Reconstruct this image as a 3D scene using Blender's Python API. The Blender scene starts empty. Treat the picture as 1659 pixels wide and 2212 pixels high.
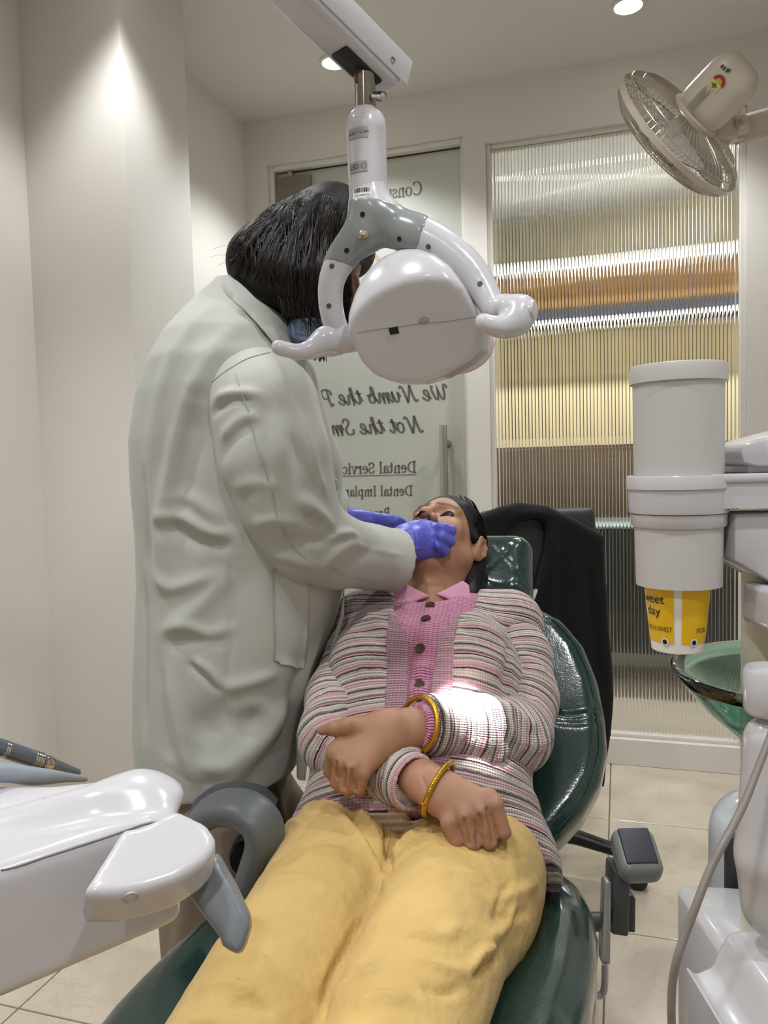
import bpy, bmesh, math, random
import numpy as np
from mathutils import Vector, Matrix

SC = bpy.context.scene
COL = SC.collection
random.seed(4); np.random.seed(4)

# ------------------------------------------------------------------ camera
FOC = 1661.0                      # focal length in pixels of a 1659 x 2212 frame
EYE = np.array((0.0, 0.0, 1.15))
PIT, ROL = math.radians(3.5), math.radians(1.5)
_f = np.array((0, math.cos(PIT), -math.sin(PIT)))
_r0 = np.array((1.0, 0, 0)); _u0 = np.array((0, math.sin(PIT), math.cos(PIT)))
_R = math.cos(ROL) * _r0 - math.sin(ROL) * _u0
_U = math.cos(ROL) * _u0 + math.sin(ROL) * _r0
cam = bpy.data.cameras.new('camera')
cam.sensor_fit = 'HORIZONTAL'; cam.sensor_width = 36.0; cam.lens = 36.0 * FOC / 1659.0
cam.clip_start = 0.02
camo = bpy.data.objects.new('camera', cam); COL.objects.link(camo)
camo.matrix_world = Matrix(((_R[0], _U[0], -_f[0], 0), (_R[1], _U[1], -_f[1], 0), (_R[2], _U[2], -_f[2], 1.15), (0, 0, 0, 1)))
SC.camera = camo

def ray(px, py): return _f + (px - 829.5) / FOC * _R - (py - 1106) / FOC * _U
def P(px, py, Y):                 # a measured point: picture position and distance from the camera plane
    d = ray(px, py); return EYE + d * (Y / d[1])
def PZ(px, py, Z):
    d = ray(px, py); return EYE + d * ((Z - 1.15) / d[2])
def pix(p):                       # project points (N,3) to pixels, depth
    q = np.asarray(p) - EYE
    z = q @ _f
    return 829.5 + FOC * (q @ _R) / z, 1106 - FOC * (q @ _U) / z, z
# room frame: a along the back wall, b towards it
TH = math.radians(17.1)
RN = np.array((math.sin(TH), math.cos(TH), 0)); RX = np.array((math.cos(TH), -math.sin(TH), 0)); UZ = np.array((0, 0, 1.0))
def RM(a, b, z): return a * RX + b * RN + z * UZ
def PB(px, py, b):                # point on the plane at room depth b
    d = ray(px, py); return EYE + d * (b / (d @ RN))

# ------------------------------------------------------------------ world, exposure
SC.view_settings.view_transform = 'Standard'; SC.view_settings.look = 'None'
SC.view_settings.gamma = 1.0; SC.view_settings.use_curve_mapping = False
SC.view_settings.exposure = 0.0
wd = bpy.data.worlds.new('world'); SC.world = wd; wd.use_nodes = True
wd.node_tree.nodes['Background'].inputs[0].default_value = (0.8, 0.85, 0.9, 1)
wd.node_tree.nodes['Background'].inputs[1].default_value = 0.3

# ------------------------------------------------------------------ materials
def lin(c):
    if isinstance(c, str): c = tuple(int(c[i:i + 2], 16) / 255 for i in (0, 2, 4))
    return tuple((v / 12.92 if v <= 0.04045 else ((v + 0.055) / 1.055) ** 2.4) for v in c[:3])
MATS = {}
def nd(m, t, **kw):
    n = m.node_tree.nodes.new(t)
    for k, v in kw.items(): setattr(n, k, v)
    return n
def lk(m, a, b): m.node_tree.links.new(a, b)
def mat(name, col, rough=0.5, metal=0.0, var=0.0, vscale=8.0, bump=0.0, bscale=200.0, coat=0.0, trans=0.0, ior=1.45,
        emit=None, estr=0.0, sss=0.0, sheen=0.0, spec=0.5, alpha=1.0, bdist=0.002, bdetail=4.0):
    if name in MATS: return MATS[name]
    m = bpy.data.materials.new(name); m.use_nodes = True; MATS[name] = m
    b = m.node_tree.nodes['Principled BSDF']; I = b.inputs
    c = lin(col)
    I['Base Color'].default_value = (*c, 1); I['Roughness'].default_value = rough; I['Metallic'].default_value = metal
    I['Coat Weight'].default_value = coat; I['Coat Roughness'].default_value = 0.06
    I['Transmission Weight'].default_value = trans; I['IOR'].default_value = ior
    I['Specular IOR Level'].default_value = spec; I['Alpha'].default_value = alpha
    if sheen: I['Sheen Weight'].default_value = sheen; I['Sheen Roughness'].default_value = 0.5
    if sss:
        I['Subsurface Weight'].default_value = sss; I['Subsurface Radius'].default_value = (0.012, 0.005, 0.003); I['Subsurface Scale'].default_value = 0.6
    if emit: I['Emission Color'].default_value = (*lin(emit), 1); I['Emission Strength'].default_value = estr
    tc = nd(m, 'ShaderNodeTexCoord')
    if var:
        n = nd(m, 'ShaderNodeTexNoise'); n.inputs['Scale'].default_value = vscale; n.inputs['Detail'].default_value = 5
        lk(m, tc.outputs['Object'], n.inputs['Vector'])
        mr = nd(m, 'ShaderNodeMapRange'); mr.inputs['From Min'].default_value = 0.3; mr.inputs['From Max'].default_value = 0.7
        mr.inputs['To Min'].default_value = 1 - var; mr.inputs['To Max'].default_value = 1 + var
        lk(m, n.outputs['Fac'], mr.inputs['Value'])
        mx = nd(m, 'ShaderNodeVectorMath', operation='SCALE'); mx.inputs[0].default_value = c
        lk(m, mr.outputs[0], mx.inputs['Scale']); lk(m, mx.outputs[0], I['Base Color'])
    if bump:
        n = nd(m, 'ShaderNodeTexNoise'); n.inputs['Scale'].default_value = bscale; n.inputs['Detail'].default_value = bdetail
        lk(m, tc.outputs['Object'], n.inputs['Vector'])
        bp = nd(m, 'ShaderNodeBump'); bp.inputs['Strength'].default_value = bump; bp.inputs['Distance'].default_value = bdist
        lk(m, n.outputs['Fac'], bp.inputs['Height']); lk(m, bp.outputs[0], I['Normal'])
    return m
def bsdf(m): return m.node_tree.nodes['Principled BSDF']

# ------------------------------------------------------------------ objects
def props(o, label=None, cat=None, group=None, kind=None):
    if label: o['label'] = label
    if cat: o['category'] = cat
    if group: o['group'] = group
    if kind: o['kind'] = kind
    return o
def _par(o, parent):
    if parent is not None:
        o.parent = parent
        if parent.type == 'EMPTY' and 'w' in parent: o.matrix_parent_inverse = Matrix.Translation(-Vector(parent['w']))
def thing(name, loc, label, cat, group=None, kind=None):
    o = bpy.data.objects.new(name, None); COL.objects.link(o)
    o.location = Vector([float(v) for v in loc]); o['w'] = [float(v) for v in loc]
    o.empty_display_size = 0.05
    return props(o, label, cat, group, kind)
def ob(name, V, Fc, m, parent=None, smooth=True, label=None, cat=None, group=None, kind=None, auto=None, attrs=None):
    me = bpy.data.meshes.new(name)
    V = np.asarray(V, dtype=np.float32)
    if isinstance(Fc, np.ndarray):
        n = len(Fc); k = Fc.shape[1]
        me.vertices.add(len(V)); me.vertices.foreach_set('co', V.ravel())
        me.loops.add(n * k); me.loops.foreach_set('vertex_index', Fc.ravel().astype(np.int32))
        me.polygons.add(n); me.polygons.foreach_set('loop_start', np.arange(0, n * k, k, dtype=np.int32))
        me.update(calc_edges=True)
    else:
        me.from_pydata([tuple(map(float, v)) for v in V], [], [tuple(map(int, f)) for f in Fc]); me.update()
    if attrs:
        for nm, arr in attrs.items():
            if arr.ndim == 2:
                a = me.attributes.new(nm, 'FLOAT_VECTOR', 'POINT'); a.data.foreach_set('vector', arr.astype(np.float32).ravel())
            else:
                a = me.attributes.new(nm, 'FLOAT', 'POINT'); a.data.foreach_set('value', arr.astype(np.float32))
    if m is not None: me.materials.append(m)
    if smooth:
        me.polygons.foreach_set('use_smooth', np.ones(len(me.polygons), dtype=bool))
        if auto: me.set_sharp_from_angle(angle=math.radians(auto))
    o = bpy.data.objects.new(name, me); COL.objects.link(o); _par(o, parent)
    return props(o, label, cat, group, kind)

class MB:                         # a small mesh collector
    def __init__(s): s.v = []; s.f = []
    def add(s, V, Fc):
        k = len(s.v); s.v += [tuple(map(float, p)) for p in V]; s.f += [tuple(int(i) + k for i in f) for f in Fc]; return s
    def build(s, name, m, parent=None, bevel=0.0, seg=2, auto=35, **kw):
        o = ob(name, s.v, s.f, m, parent, auto=auto, **kw)
        bm = bmesh.new(); bm.from_mesh(o.data); bmesh.ops.recalc_face_normals(bm, faces=bm.faces)
        if bevel:
            es = [e for e in bm.edges if len(e.link_faces) == 2 and e.calc_face_angle(0) > 0.45]
            bmesh.ops.bevel(bm, geom=es, offset=bevel, segments=seg, affect='EDGES', profile=0.5, clamp_overlap=True)
        bm.to_mesh(o.data); bm.free()
        o.data.polygons.foreach_set('use_smooth', np.ones(len(o.data.polygons), dtype=bool))
        o.data.set_sharp_from_angle(angle=math.radians(auto))
        return o
QB = [(0, 3, 2, 1), (4, 5, 6, 7), (0, 1, 5, 4), (1, 2, 6, 5), (2, 3, 7, 6), (3, 0, 4, 7)]
def hexa(A):                      # 8 corners: bottom ring, top ring
    return A, QB
def obox(c, ax, ay, az, sx, sy, sz):   # oriented box: centre, unit axes, half sizes
    c, ax, ay, az = map(np.asarray, (c, ax, ay, az)); r = []
    for z in (-1, 1):
        for x, y in ((-1, -1), (1, -1), (1, 1), (-1, 1)): r.append(c + x * sx * ax + y * sy * ay + z * sz * az)
    return r, QB
def rbox(a0, a1, b0, b1, z0, z1):      # box in the room frame
    r = [RM(a, b, z) for z in (z0, z1) for a, b in ((a0, b0), (a1, b0), (a1, b1), (a0, b1))]
    return r, QB
def nrm(v): v = np.asarray(v, float); return v / (np.linalg.norm(v) + 1e-12)
def frame(d, up=(0, 0, 1)):
    d = nrm(d); up = np.asarray(up, float)
    if abs(d @ up) > 0.99: up = np.array((0, 1.0, 0))
    x = nrm(np.cross(d, up)); y = np.cross(x, d); return x, y, d
def ring(c, x, y, rx, ry, n=24, p=2.0):
    t = np.arange(n) * 2 * math.pi / n
    cx = np.sign(np.cos(t)) * np.abs(np.cos(t)) ** (2 / p); sy = np.sign(np.sin(t)) * np.abs(np.sin(t)) ** (2 / p)
    return [c + x * a * rx + y * b * ry for a, b in zip(cx, sy)]
def loft(rings, cap=True, close=False):
    n = len(rings[0]); V = [p for r in rings for p in r]; Fc = []
    k = len(rings)
    for i in range(k if close else k - 1):
        j = (i + 1) % k
        for q in range(n): Fc.append((i * n + q, i * n + (q + 1) % n, j * n + (q + 1) % n, j * n + q))
    if cap and not close:
        Fc.append(tuple(range(n - 1, -1, -1))); Fc.append(tuple((k - 1) * n + q for q in range(n)))
    return V, Fc
def catmull(pts, m=6, closed=False):
    pts = np.asarray(pts, float); n = len(pts); out = []
    for i in range(n if closed else n - 1):
        g = lambda k: pts[k % n] if closed else pts[min(max(k, 0), n - 1)]
        p0, p1, p2, p3 = g(i - 1), g(i), g(i + 1), g(i + 2)
        for t in np.arange(m) / m:
            out.append(0.5 * ((2 * p1) + (p2 - p0) * t + (2 * p0 - 5 * p1 + 4 * p2 - p3) * t * t + (3 * p1 - p0 - 3 * p2 + p3) * t ** 3))
    if not closed: out.append(pts[-1])
    return np.array(out)
def tube(pts, rad, n=12, up=(0, 0, 1), rad2=None, p=2.0, cap=True, close=False):
    pts = np.asarray(pts, float); k = len(pts)
    rad = np.broadcast_to(np.asarray(rad, float), (k,)); r2 = rad if rad2 is None else np.broadcast_to(np.asarray(rad2, float), (k,))
    rs = []; x = None
    for i in range(k):
        if close: d = pts[(i + 1) % k] - pts[i - 1]
        else: d = pts[min(i + 1, k - 1)] - pts[max(i - 1, 0)]
        if x is None: x, y, d = frame(d, up)
        else:
            d = nrm(d); x = nrm(x - d * (x @ d)); y = np.cross(d, x) * -1
            y = np.cross(x, d)
        rs.append(ring(pts[i], x, y, rad[i], r2[i], n, p))
    return loft(rs, cap, close)
def lathe(c, axis, prof, n=32, up=(0, 0, 1), sx=1.0):   # prof: (r, h) list
    x, y, d = frame(axis, up); c = np.asarray(c, float)
    return loft([ring(c + d * h, x, y, max(r, 1e-4) * sx, max(r, 1e-4), n) for r, h in prof], cap=True)
def prism(poly, nvec, th):        # polygon of 3D points extruded along nvec*th
    poly = [np.asarray(p, float) for p in poly]; n = len(poly); nv = np.asarray(nvec, float) * th
    V = poly + [p + nv for p in poly]
    return V, [tuple(range(n)), tuple(range(2 * n - 1, n - 1, -1))] + [(i, i + n, (i + 1) % n + n, (i + 1) % n) for i in range(n)]

# ------------------------------------------------------------------ implicit surfaces (for bodies, cloth, soft mouldings)
def rc(a, b, ra, rb=None, k=0.01):
    a = np.asarray(a, float); b = np.asarray(b, float); rb = ra if rb is None else rb
    ba = b - a; L = max(ba @ ba, 1e-12)
    def f(p):
        pa = p - a; t = np.clip(pa @ ba / L, 0, 1)
        return np.linalg.norm(pa - t[..., None] * ba, axis=-1) - (ra + (rb - ra) * t)
    return ('u', f, k)
def chain(pts, rads, k=0.01): return [rc(pts[i], pts[i + 1], rads[i], rads[i + 1], k) for i in range(len(pts) - 1)]
def ell(c, r, M=None, k=0.01):
    c = np.asarray(c, float); r = np.asarray(r, float); M = np.eye(3) if M is None else np.asarray(M, float)
    def f(p):
        q = (p - c) @ M.T
        k0 = np.linalg.norm(q / r, axis=-1); k1 = np.linalg.norm(q / (r * r), axis=-1) + 1e-9
        return k0 * (k0 - 1) / k1
    return ('u', f, k)
def rb(c, h, r, M=None, k=0.005):      # rounded box
    c = np.asarray(c, float); h = np.asarray(h, float) - r; M = np.eye(3) if M is None else np.asarray(M, float)
    def f(p):
        q = np.abs((p - c) @ M.T) - h
        return np.linalg.norm(np.maximum(q, 0), axis=-1) + np.minimum(q.max(axis=-1), 0) - r
    return ('u', f, k)
def flat(a, b, ra, rb_, nvec, sq, k=0.01):     # round cone squashed along nvec by factor sq
    a = np.asarray(a, float); b = np.asarray(b, float); n_ = nrm(nvec); g = 1 / sq - 1
    A = a + n_ * (a @ n_) * g; B = b + n_ * (b @ n_) * g
    u, f, kk = rc(A, B, ra, rb_, k)
    def h(p): return f(p + n_ * (p @ n_)[..., None] * g) * (0.5 + 0.5 * sq)
    return ('u', h, k)
def plane(c, nvec, k=0.002):           # keep the side opposite to nvec
    c = np.asarray(c, float); n_ = nrm(nvec)
    return ('i', lambda p: (p - c) @ n_, k)
def sub(pr, k=None): return ('s', pr[1], pr[2] if k is None else k)
def inter(pr, k=None): return ('i', pr[1], pr[2] if k is None else k)
def _comb(ops, p, sel=None, D=None):
    d = None
    for i, (o, f, k) in enumerate(ops):
        if sel is not None and not sel[i]: continue
        e = f(p) if D is None else D[i]
        if d is None: d = e; continue
        if o == 'u':
            h = np.clip(0.5 + 0.5 * (d - e) / k, 0, 1); d = d + (e - d) * h - k * h * (1 - h)
        else:
            if o == 's': e = -e
            h = np.clip(0.5 - 0.5 * (d - e) / k, 0, 1); d = d + (e - d) * h + k * h * (1 - h)
    return d
def nets(ops, lo, hi, h, B=16, disp=None):
    lo = np.asarray(lo, float); hi = np.asarray(hi, float)
    nb = np.ceil((hi - lo) / (h * B)).astype(int)
    I = np.stack(np.meshgrid(*[np.arange(n) for n in nb], indexing='ij'), -1).reshape(-1, 3)
    C = lo + (I + 0.5) * h * B
    D = np.array([f(C) for o, f, k in ops]); dc = _comb(ops, C, D=D)
    hd = h * B * 0.5 * math.sqrt(3)
    km = max(k for o, f, k in ops)
    act = np.where(np.abs(dc) < 1.45 * hd + .006)[0]
    N = nb * B + 4
    g = np.arange(B + 1)
    G = np.stack(np.meshgrid(g, g, g, indexing='ij'), -1)
    isu = np.array([o == 'u' for o, f, k in ops]); iss = np.array([o == 's' for o, f, k in ops]); ks = np.array([k for o, f, k in ops])
    ids, pos, quads = [], [], []
    off = [(0, 0, 0), (1, 0, 0), (0, 1, 0), (1, 1, 0), (0, 0, 1), (1, 0, 1), (0, 1, 1), (1, 1, 1)]
    E = [(0, 1), (2, 3), (4, 5), (6, 7), (0, 2), (1, 3), (4, 6), (5, 7), (0, 4), (1, 5), (2, 6), (3, 7)]
    OFF = np.array(off, float)
    gid = lambda c: (c[..., 0] + 1) * (N[1] * N[2]) + (c[..., 1] + 1) * N[2] + (c[..., 2] + 1)
    for b in act:
        dm = D[isu, b].min()
        sel = np.where(isu, D[:, b] < dm + 2.3 * hd + 1.5 * ks, np.where(iss, D[:, b] < 1.5 * hd + ks, True))
        if not sel[isu].any(): continue
        base = I[b] * B
        pp = lo + (base + G) * h
        d = _comb(ops, pp.reshape(-1, 3), sel).reshape(B + 1, B + 1, B + 1)
        if disp is not None: d = d + disp(pp.reshape(-1, 3)).reshape(d.shape)
        s = d < 0
        if s.all() or not s.any(): continue
        cs = [s[x:B + x, y:B + y, z:B + z] for x, y, z in off]
        cnt = sum(c.astype(np.int8) for c in cs)
        ci = np.argwhere((cnt > 0) & (cnt < 8))
        if len(ci):
            cd = np.stack([d[ci[:, 0] + x, ci[:, 1] + y, ci[:, 2] + z] for x, y, z in off], -1)
            acc = np.zeros((len(ci), 3)); n = np.zeros(len(ci))
            for a, c in E:
                m = (cd[:, a] < 0) != (cd[:, c] < 0)
                t = cd[m, a] / (cd[m, a] - cd[m, c])
                acc[m] += OFF[a] + t[:, None] * (OFF[c] - OFF[a]); n[m] += 1
            ids.append(gid(ci + base)); pos.append(lo + (ci + base + acc / n[:, None]) * h)
        for ax in range(3):
            u, w = (ax + 1) % 3, (ax + 2) % 3
            sl0 = [slice(0, B)] * 3; sl1 = [slice(0, B)] * 3; sl1[ax] = slice(1, B + 1)
            a, c = s[tuple(sl0)], s[tuple(sl1)]
            ei = np.argwhere(a != c)
            if not len(ei): continue
            fl = a[tuple(ei.T)]
            eu = np.zeros(3, int); eu[u] = 1; ew = np.zeros(3, int); ew[w] = 1
            q = np.stack([gid(ei + base - eu - ew), gid(ei + base - ew), gid(ei + base), gid(ei + base - eu)], -1)
            q[~fl] = q[~fl][:, ::-1]
            quads.append(q)
    ids = np.concatenate(ids); pos = np.concatenate(pos); quads = np.concatenate(quads)
    o = np.argsort(ids); ids = ids[o]; pos = pos[o]
    j = np.searchsorted(ids, quads); j = np.clip(j, 0, len(ids) - 1)
    ok = (ids[j] == quads).all(axis=1)
    return pos, j[ok].astype(np.int32)
def relax(V, Q, it=2, lam=0.5):
    e = np.concatenate([Q[:, [0, 1]], Q[:, [1, 2]], Q[:, [2, 3]], Q[:, [3, 0]]])
    for _ in range(it):
        acc = np.zeros_like(V); n = np.zeros(len(V))
        for a, b in ((0, 1), (1, 0)):
            for c in range(3): acc[:, c] += np.bincount(e[:, a], V[e[:, b], c], minlength=len(V))
            n += np.bincount(e[:, a], minlength=len(V))
        V = V + lam * (acc / np.maximum(n, 1)[:, None] - V)
    return V
def normals(V, Q):
    fn = np.cross(V[Q[:, 2]] - V[Q[:, 0]], V[Q[:, 3]] - V[Q[:, 1]])
    n = np.zeros_like(V)
    for k in range(4):
        for c in range(3): n[:, c] += np.bincount(Q[:, k], fn[:, c], minlength=len(V))
    return n / (np.linalg.norm(n, axis=1)[:, None] + 1e-12)
def segdist(V, pts):
    d = np.full(len(V), 1e9)
    for a, b in zip(pts[:-1], pts[1:]):
        ba = b - a; t = np.clip((V - a) @ ba / max(ba @ ba, 1e-12), 0, 1)
        d = np.minimum(d, np.linalg.norm(V - a - t[:, None] * ba, axis=1))
    return d
class Sheet:                      # an implicit mesh that can be creased and folded
    def __init__(s, ops, lo, hi, h, it=2, disp=None):
        s.V, s.Q = nets(ops, lo, hi, h, disp=disp); s.V = relax(s.V, s.Q, it); s.upd()
    def upd(s): s._fi = None; s.N = normals(s.V, s.Q); s.px, s.py, s.pz = pix(s.V); s.front = ((EYE - s.V) * s.N).sum(1) > 0
    def at(s, x, y):
        if s._fi is None:
            s._fi = np.where(s.front)[0]; s._fx = s.px[s._fi]; s._o = np.argsort(s._fx); s._fi = s._fi[s._o]; s._fx = s._fx[s._o]; s._fy = s.py[s._fi]; s._fz = s.pz[s._fi]
        a, b = np.searchsorted(s._fx, (x - 8, x + 8))
        d2 = (s._fx[a:b] - x) ** 2 + (s._fy[a:b] - y) ** 2; m = np.where(d2 < 64)[0]
        if len(m): return s.V[s._fi[a + m[np.argmin(s._fz[a:b][m])]]]
        d2 = (s._fx - x) ** 2 + (s._fy - y) ** 2
        return s.V[s._fi[np.argmin(d2)]]
    def nat(s, p):
        i = np.where((np.abs(s.V - p) < .004).all(1))[0]
        return s.N[i[0]] if len(i) else s.N[np.argmin(((s.V - p) ** 2).sum(1))]
    def line(s, pl, m=5):
        q = catmull(pl, m); L = np.array([s.at(x, y) for x, y in q])
        for _ in range(3): L[1:-1] = .5 * L[1:-1] + .25 * (L[:-2] + L[2:])
        return L
    def seam(s, pl, m=6, off=.0008):
        L = s.line(pl, m); return np.array([p + s.N[np.argmin(((s.V - p) ** 2).sum(1))] * off for p in L])
    def fold(s, pl, w, amp, taper=True, lim=0.12):
        c = s.line(pl); tot = np.zeros(len(s.V))
        lo, hi = c.min(0) - 3 * w, c.max(0) + 3 * w
        m = ((s.V > lo) & (s.V < hi)).all(1)
        i = np.where(m)[0]
        if not len(i): return
        best = np.full(len(i), 1e9); tt = np.zeros(len(i)); n = len(c) - 1
        for q in range(n):
            a, b = c[q], c[q + 1]; ba = b - a; t = np.clip((s.V[i] - a) @ ba / max(ba @ ba, 1e-12), 0, 1)
            d = np.linalg.norm(s.V[i] - a - t[:, None] * ba, axis=1); k = d < best
            best[k] = d[k]; tt[k] = (q + t[k]) / n
        e = np.exp(-(best / w) ** 2)
        if taper: e = e * np.clip(np.minimum(tt, 1 - tt) * 4 + 0.15, 0, 1)
        s.V[i] += s.N[i] * (amp * e)[:, None]
    def obj(s, name, m, parent=None, **kw): return ob(name, s.V, s.Q, m, parent, **kw)
def vnoise(p, sc, seed=0):        # cheap smooth noise from summed sines
    rs = np.random.RandomState(seed); d = 0
    for _ in range(5):
        v = rs.normal(size=3); v /= np.linalg.norm(v); d = d + np.sin(p @ (v * sc * rs.uniform(0.7, 1.6)) + rs.uniform(0, 6.28))
    return d / 5
# ================================================================== THE ROOM
BW = 2.955; CZ = 2.57
M_wall = mat('wall_paint', 'dedad3', 0.75, var=0.015, vscale=3, bump=0.06, bscale=60)
M_ceil = mat('ceiling_paint', 'dad6ce', 0.8, bump=0.04, bscale=80)
M_frame = mat('frame_paint', 'dedad2', 0.45, bump=0.05, bscale=50)
M_grout = mat('grout', '8c7864', 0.9, bump=0.3, bscale=300)
def stone():
    m = mat('tile_stone', 'd2c1a8', 0.16, coat=0.0)
    b = bsdf(m); tc = nd(m, 'ShaderNodeTexCoord'); oi = nd(m, 'ShaderNodeObjectInfo')
    ad = nd(m, 'ShaderNodeVectorMath', operation='ADD'); lk(m, tc.outputs['Object'], ad.inputs[0]); lk(m, oi.outputs['Location'], ad.inputs[1])
    n1 = nd(m, 'ShaderNodeTexNoise'); n1.inputs['Scale'].default_value = 3.2; n1.inputs['Detail'].default_value = 8; n1.inputs['Distortion'].default_value = 1.2
    lk(m, ad.outputs[0], n1.inputs['Vector'])
    r = nd(m, 'ShaderNodeValToRGB'); e = r.color_ramp.elements
    e[0].position = 0.28; e[0].color = (*lin('b8ac9a'), 1); e[1].position = 0.72; e[1].color = (*lin('d6cbb9'), 1)
    lk(m, n1.outputs['Fac'], r.inputs[0])
    n2 = nd(m, 'ShaderNodeTexNoise'); n2.inputs['Scale'].default_value = 5; n2.inputs['Detail'].default_value = 10; n2.inputs['Distortion'].default_value = 2.5
    lk(m, ad.outputs[0], n2.inputs['Vector'])
    r2 = nd(m, 'ShaderNodeValToRGB'); e = r2.color_ramp.elements
    e[0].position = 0.485; e[0].color = (1, 1, 1, 1); e[1].position = 0.5; e[1].color = (0.72, 0.66, 0.58, 1)
    k = r2.color_ramp.elements.new(0.515); k.color = (1, 1, 1, 1)
    lk(m, n2.outputs['Fac'], r2.inputs[0])
    mx = nd(m, 'ShaderNodeMix', data_type='RGBA', blend_type='MULTIPLY'); mx.inputs[0].default_value = 0.35
    lk(m, r.outputs[0], mx.inputs[6]); lk(m, r2.outputs[0], mx.inputs[7]); lk(m, mx.outputs[2], b.inputs['Base Color'])
    return m
M_tile = stone()
def struct(name, mb, m, parent=None, **kw):
    return mb.build(name, m, parent, kind=None if parent else 'structure', **kw)

floor = struct('floor', MB().add(*rbox(-2.0, 1.3, -1.8, 6.0, -0.12, -0.006)), M_grout, auto=30)
tv, tf = obox((0, 0, 0), RX, RN, UZ, 0.3005, 0.3005, 0.006)
tile0 = None
for ia in range(-3, 2):
    for ib in range(-3, 5):
        a, b = -0.04 + 0.605 * (ia + 0.5), 1.888 - 0.605 * (ib - 0.5) * -1
        if b > 3.2 or b < 0.2: continue
        c = RM(a, b, -0.006)
        if tile0 is None:
            tile0 = MB().add(tv, tf).build('tile', M_tile, None, bevel=0.0012, seg=1); t = tile0
        else:
            t = tile0.copy(); COL.objects.link(t)
        t.parent = floor; t.location = Vector(c)
# corridor floor beyond the glass
struct('floor_corridor', MB().add(*rbox(-2.4, 1.8, 3.06, 5.3, -0.005, 0.0)), M_tile)
struct('ceiling', MB().add(*rbox(-1.7, 1.1, -1.7, 2.955, CZ, CZ + 0.1)), M_ceil)

# left side: near wall, column, recess
AC = -1.25; B1 = 1.81; B2 = 2.137; AR = -1.471
struct('wall_left', MB().add(*rbox(-1.671, -1.571, -1.7, B1, 0, CZ)), M_wall)
struct('trim_1', MB().add(*rbox(-1.671, AC, B1, B2, 0, CZ)), M_wall, bevel=0.003)          # the column
struct('wall_recess', MB().add(*rbox(AR - 0.1, AR, B2, BW + 0.1, 0, CZ)), M_wall)
struct('wall_right', MB().add(*rbox(1.0, 1.1, -1.7, BW + 0.1, 0, CZ)), M_wall)
struct('wall_front', MB().add(*rbox(-1.671, 1.1, -1.8, -1.7, 0, CZ)), M_wall)
# back wall around the door and the fluted window
DL, DR, DT = -1.372, -0.560, 2.385
WL, WR, WT, WB = -0.474, 0.425, 2.345, 0.10
wb = MB()
wb.add(*rbox(AR, DL, BW, BW + 0.1, 0, DT)); wb.add(*rbox(AR, 1.0, BW, BW + 0.1, DT, CZ))
wb.add(*rbox(DR, WL, BW, BW + 0.1, 0, DT)); wb.add(*rbox(WL, WR, BW, BW + 0.1, WT, DT))
wb.add(*rbox(WR, 1.0, BW, BW + 0.1, 0, DT))
wall_back = struct('wall_back', wb, M_wall)
struct('trim_2', MB().add(*rbox(-0.10, 1.0, BW - 0.004, BW, 2.475, CZ)), M_wall)
win = struct('window_1', MB().add(*rbox(WL, WR, BW + 0.005, BW + 0.1, 0.0, WB)).add(*rbox(WL, WL + 0.016, BW + 0.012, BW + 0.08, WB, WT)).add(*rbox(WR - 0.02, WR, BW + 0.012, BW + 0.08, WB, WT))
             .add(*rbox(WL + 0.016, WR - 0.02, BW + 0.02, BW + 0.08, WT - 0.012, WT)), M_frame, bevel=0.002, seg=1)
struct('window_bead', MB().add(*rbox(WL + 0.016, WR - 0.02, BW + 0.026, BW + 0.04, WB, WB + 0.014)), M_frame, win, bevel=0.002)
# fluted glass: rounded ribs on the room side, flat behind
M_glass = mat('fluted_glass', 'f6f8f6', 0.0, trans=1.0, ior=1.5)
gl, gr, gz0, gz1 = WL + 0.016, WR - 0.02, WB + 0.002, WT - 0.012
NF, NS = 68, 8
us = np.arange(NF * NS + 1) / (NF * NS)
ph = (us * NF) % 1.0
dep = 0.0046 * np.sqrt(np.clip(1 - (2 * ph - 1) ** 2, 0, 1)) ** 0.8
V = []; Fc = []
for z in (gz0, gz1):
    for u, d in zip(us, dep): V.append(RM(gl + u * (gr - gl), BW + 0.047 - d, z))
n = len(us)
for z in (gz0, gz1):
    for u in us: V.append(RM(gl + u * (gr - gl), BW + 0.050, z))
for i in range(n - 1):
    Fc += [(i, i + 1, n + i + 1, n + i), (2 * n + i + 1, 2 * n + i, 3 * n + i, 3 * n + i + 1),
           (2 * n + i, 2 * n + i + 1, i + 1, i), (n + i, n + i + 1, 3 * n + i + 1, 3 * n + i)]
Fc += [(0, n, 3 * n, 2 * n), (n - 1, 3 * n - 1, 4 * n - 1, 2 * n - 1)]
ob('fluted_pane', V, Fc, M_glass, win, smooth=True, auto=50, label='vertically ribbed clear glass pane')

# frosted glass door
def frost():
    m = mat('frosted_glass', 'd3d6cd', 0.42, coat=0.5, trans=0.35, ior=1.3)
    return m
M_frost = frost()
M_dark = mat('dark_rubber', '2b2c2c', 0.6)
M_steel = mat('brushed_steel', 'b4b2ac', 0.3, metal=1.0)
M_closer = mat('closer_metal', '8f8a80', 0.45, metal=0.6)
door = struct('door_1', MB().add(*rbox(DL, DL + 0.022, BW + 0.015, BW + 0.09, 0, DT)).add(*rbox(DR - 0.012, DR, BW + 0.015, BW + 0.09, 0, DT)).add(*rbox(DL + 0.022, DR - 0.012, BW + 0.015, BW + 0.09, DT - 0.02, DT)), M_frame, bevel=0.002, seg=1)
PB_ = BW + 0.05
leaf = ob('glass_leaf', *rbox(DL + 0.026, DR - 0.014, PB_, PB_ + 0.010, 0.012, DT - 0.026), M_frost, door, smooth=False, label='frosted glass door leaf')
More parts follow.
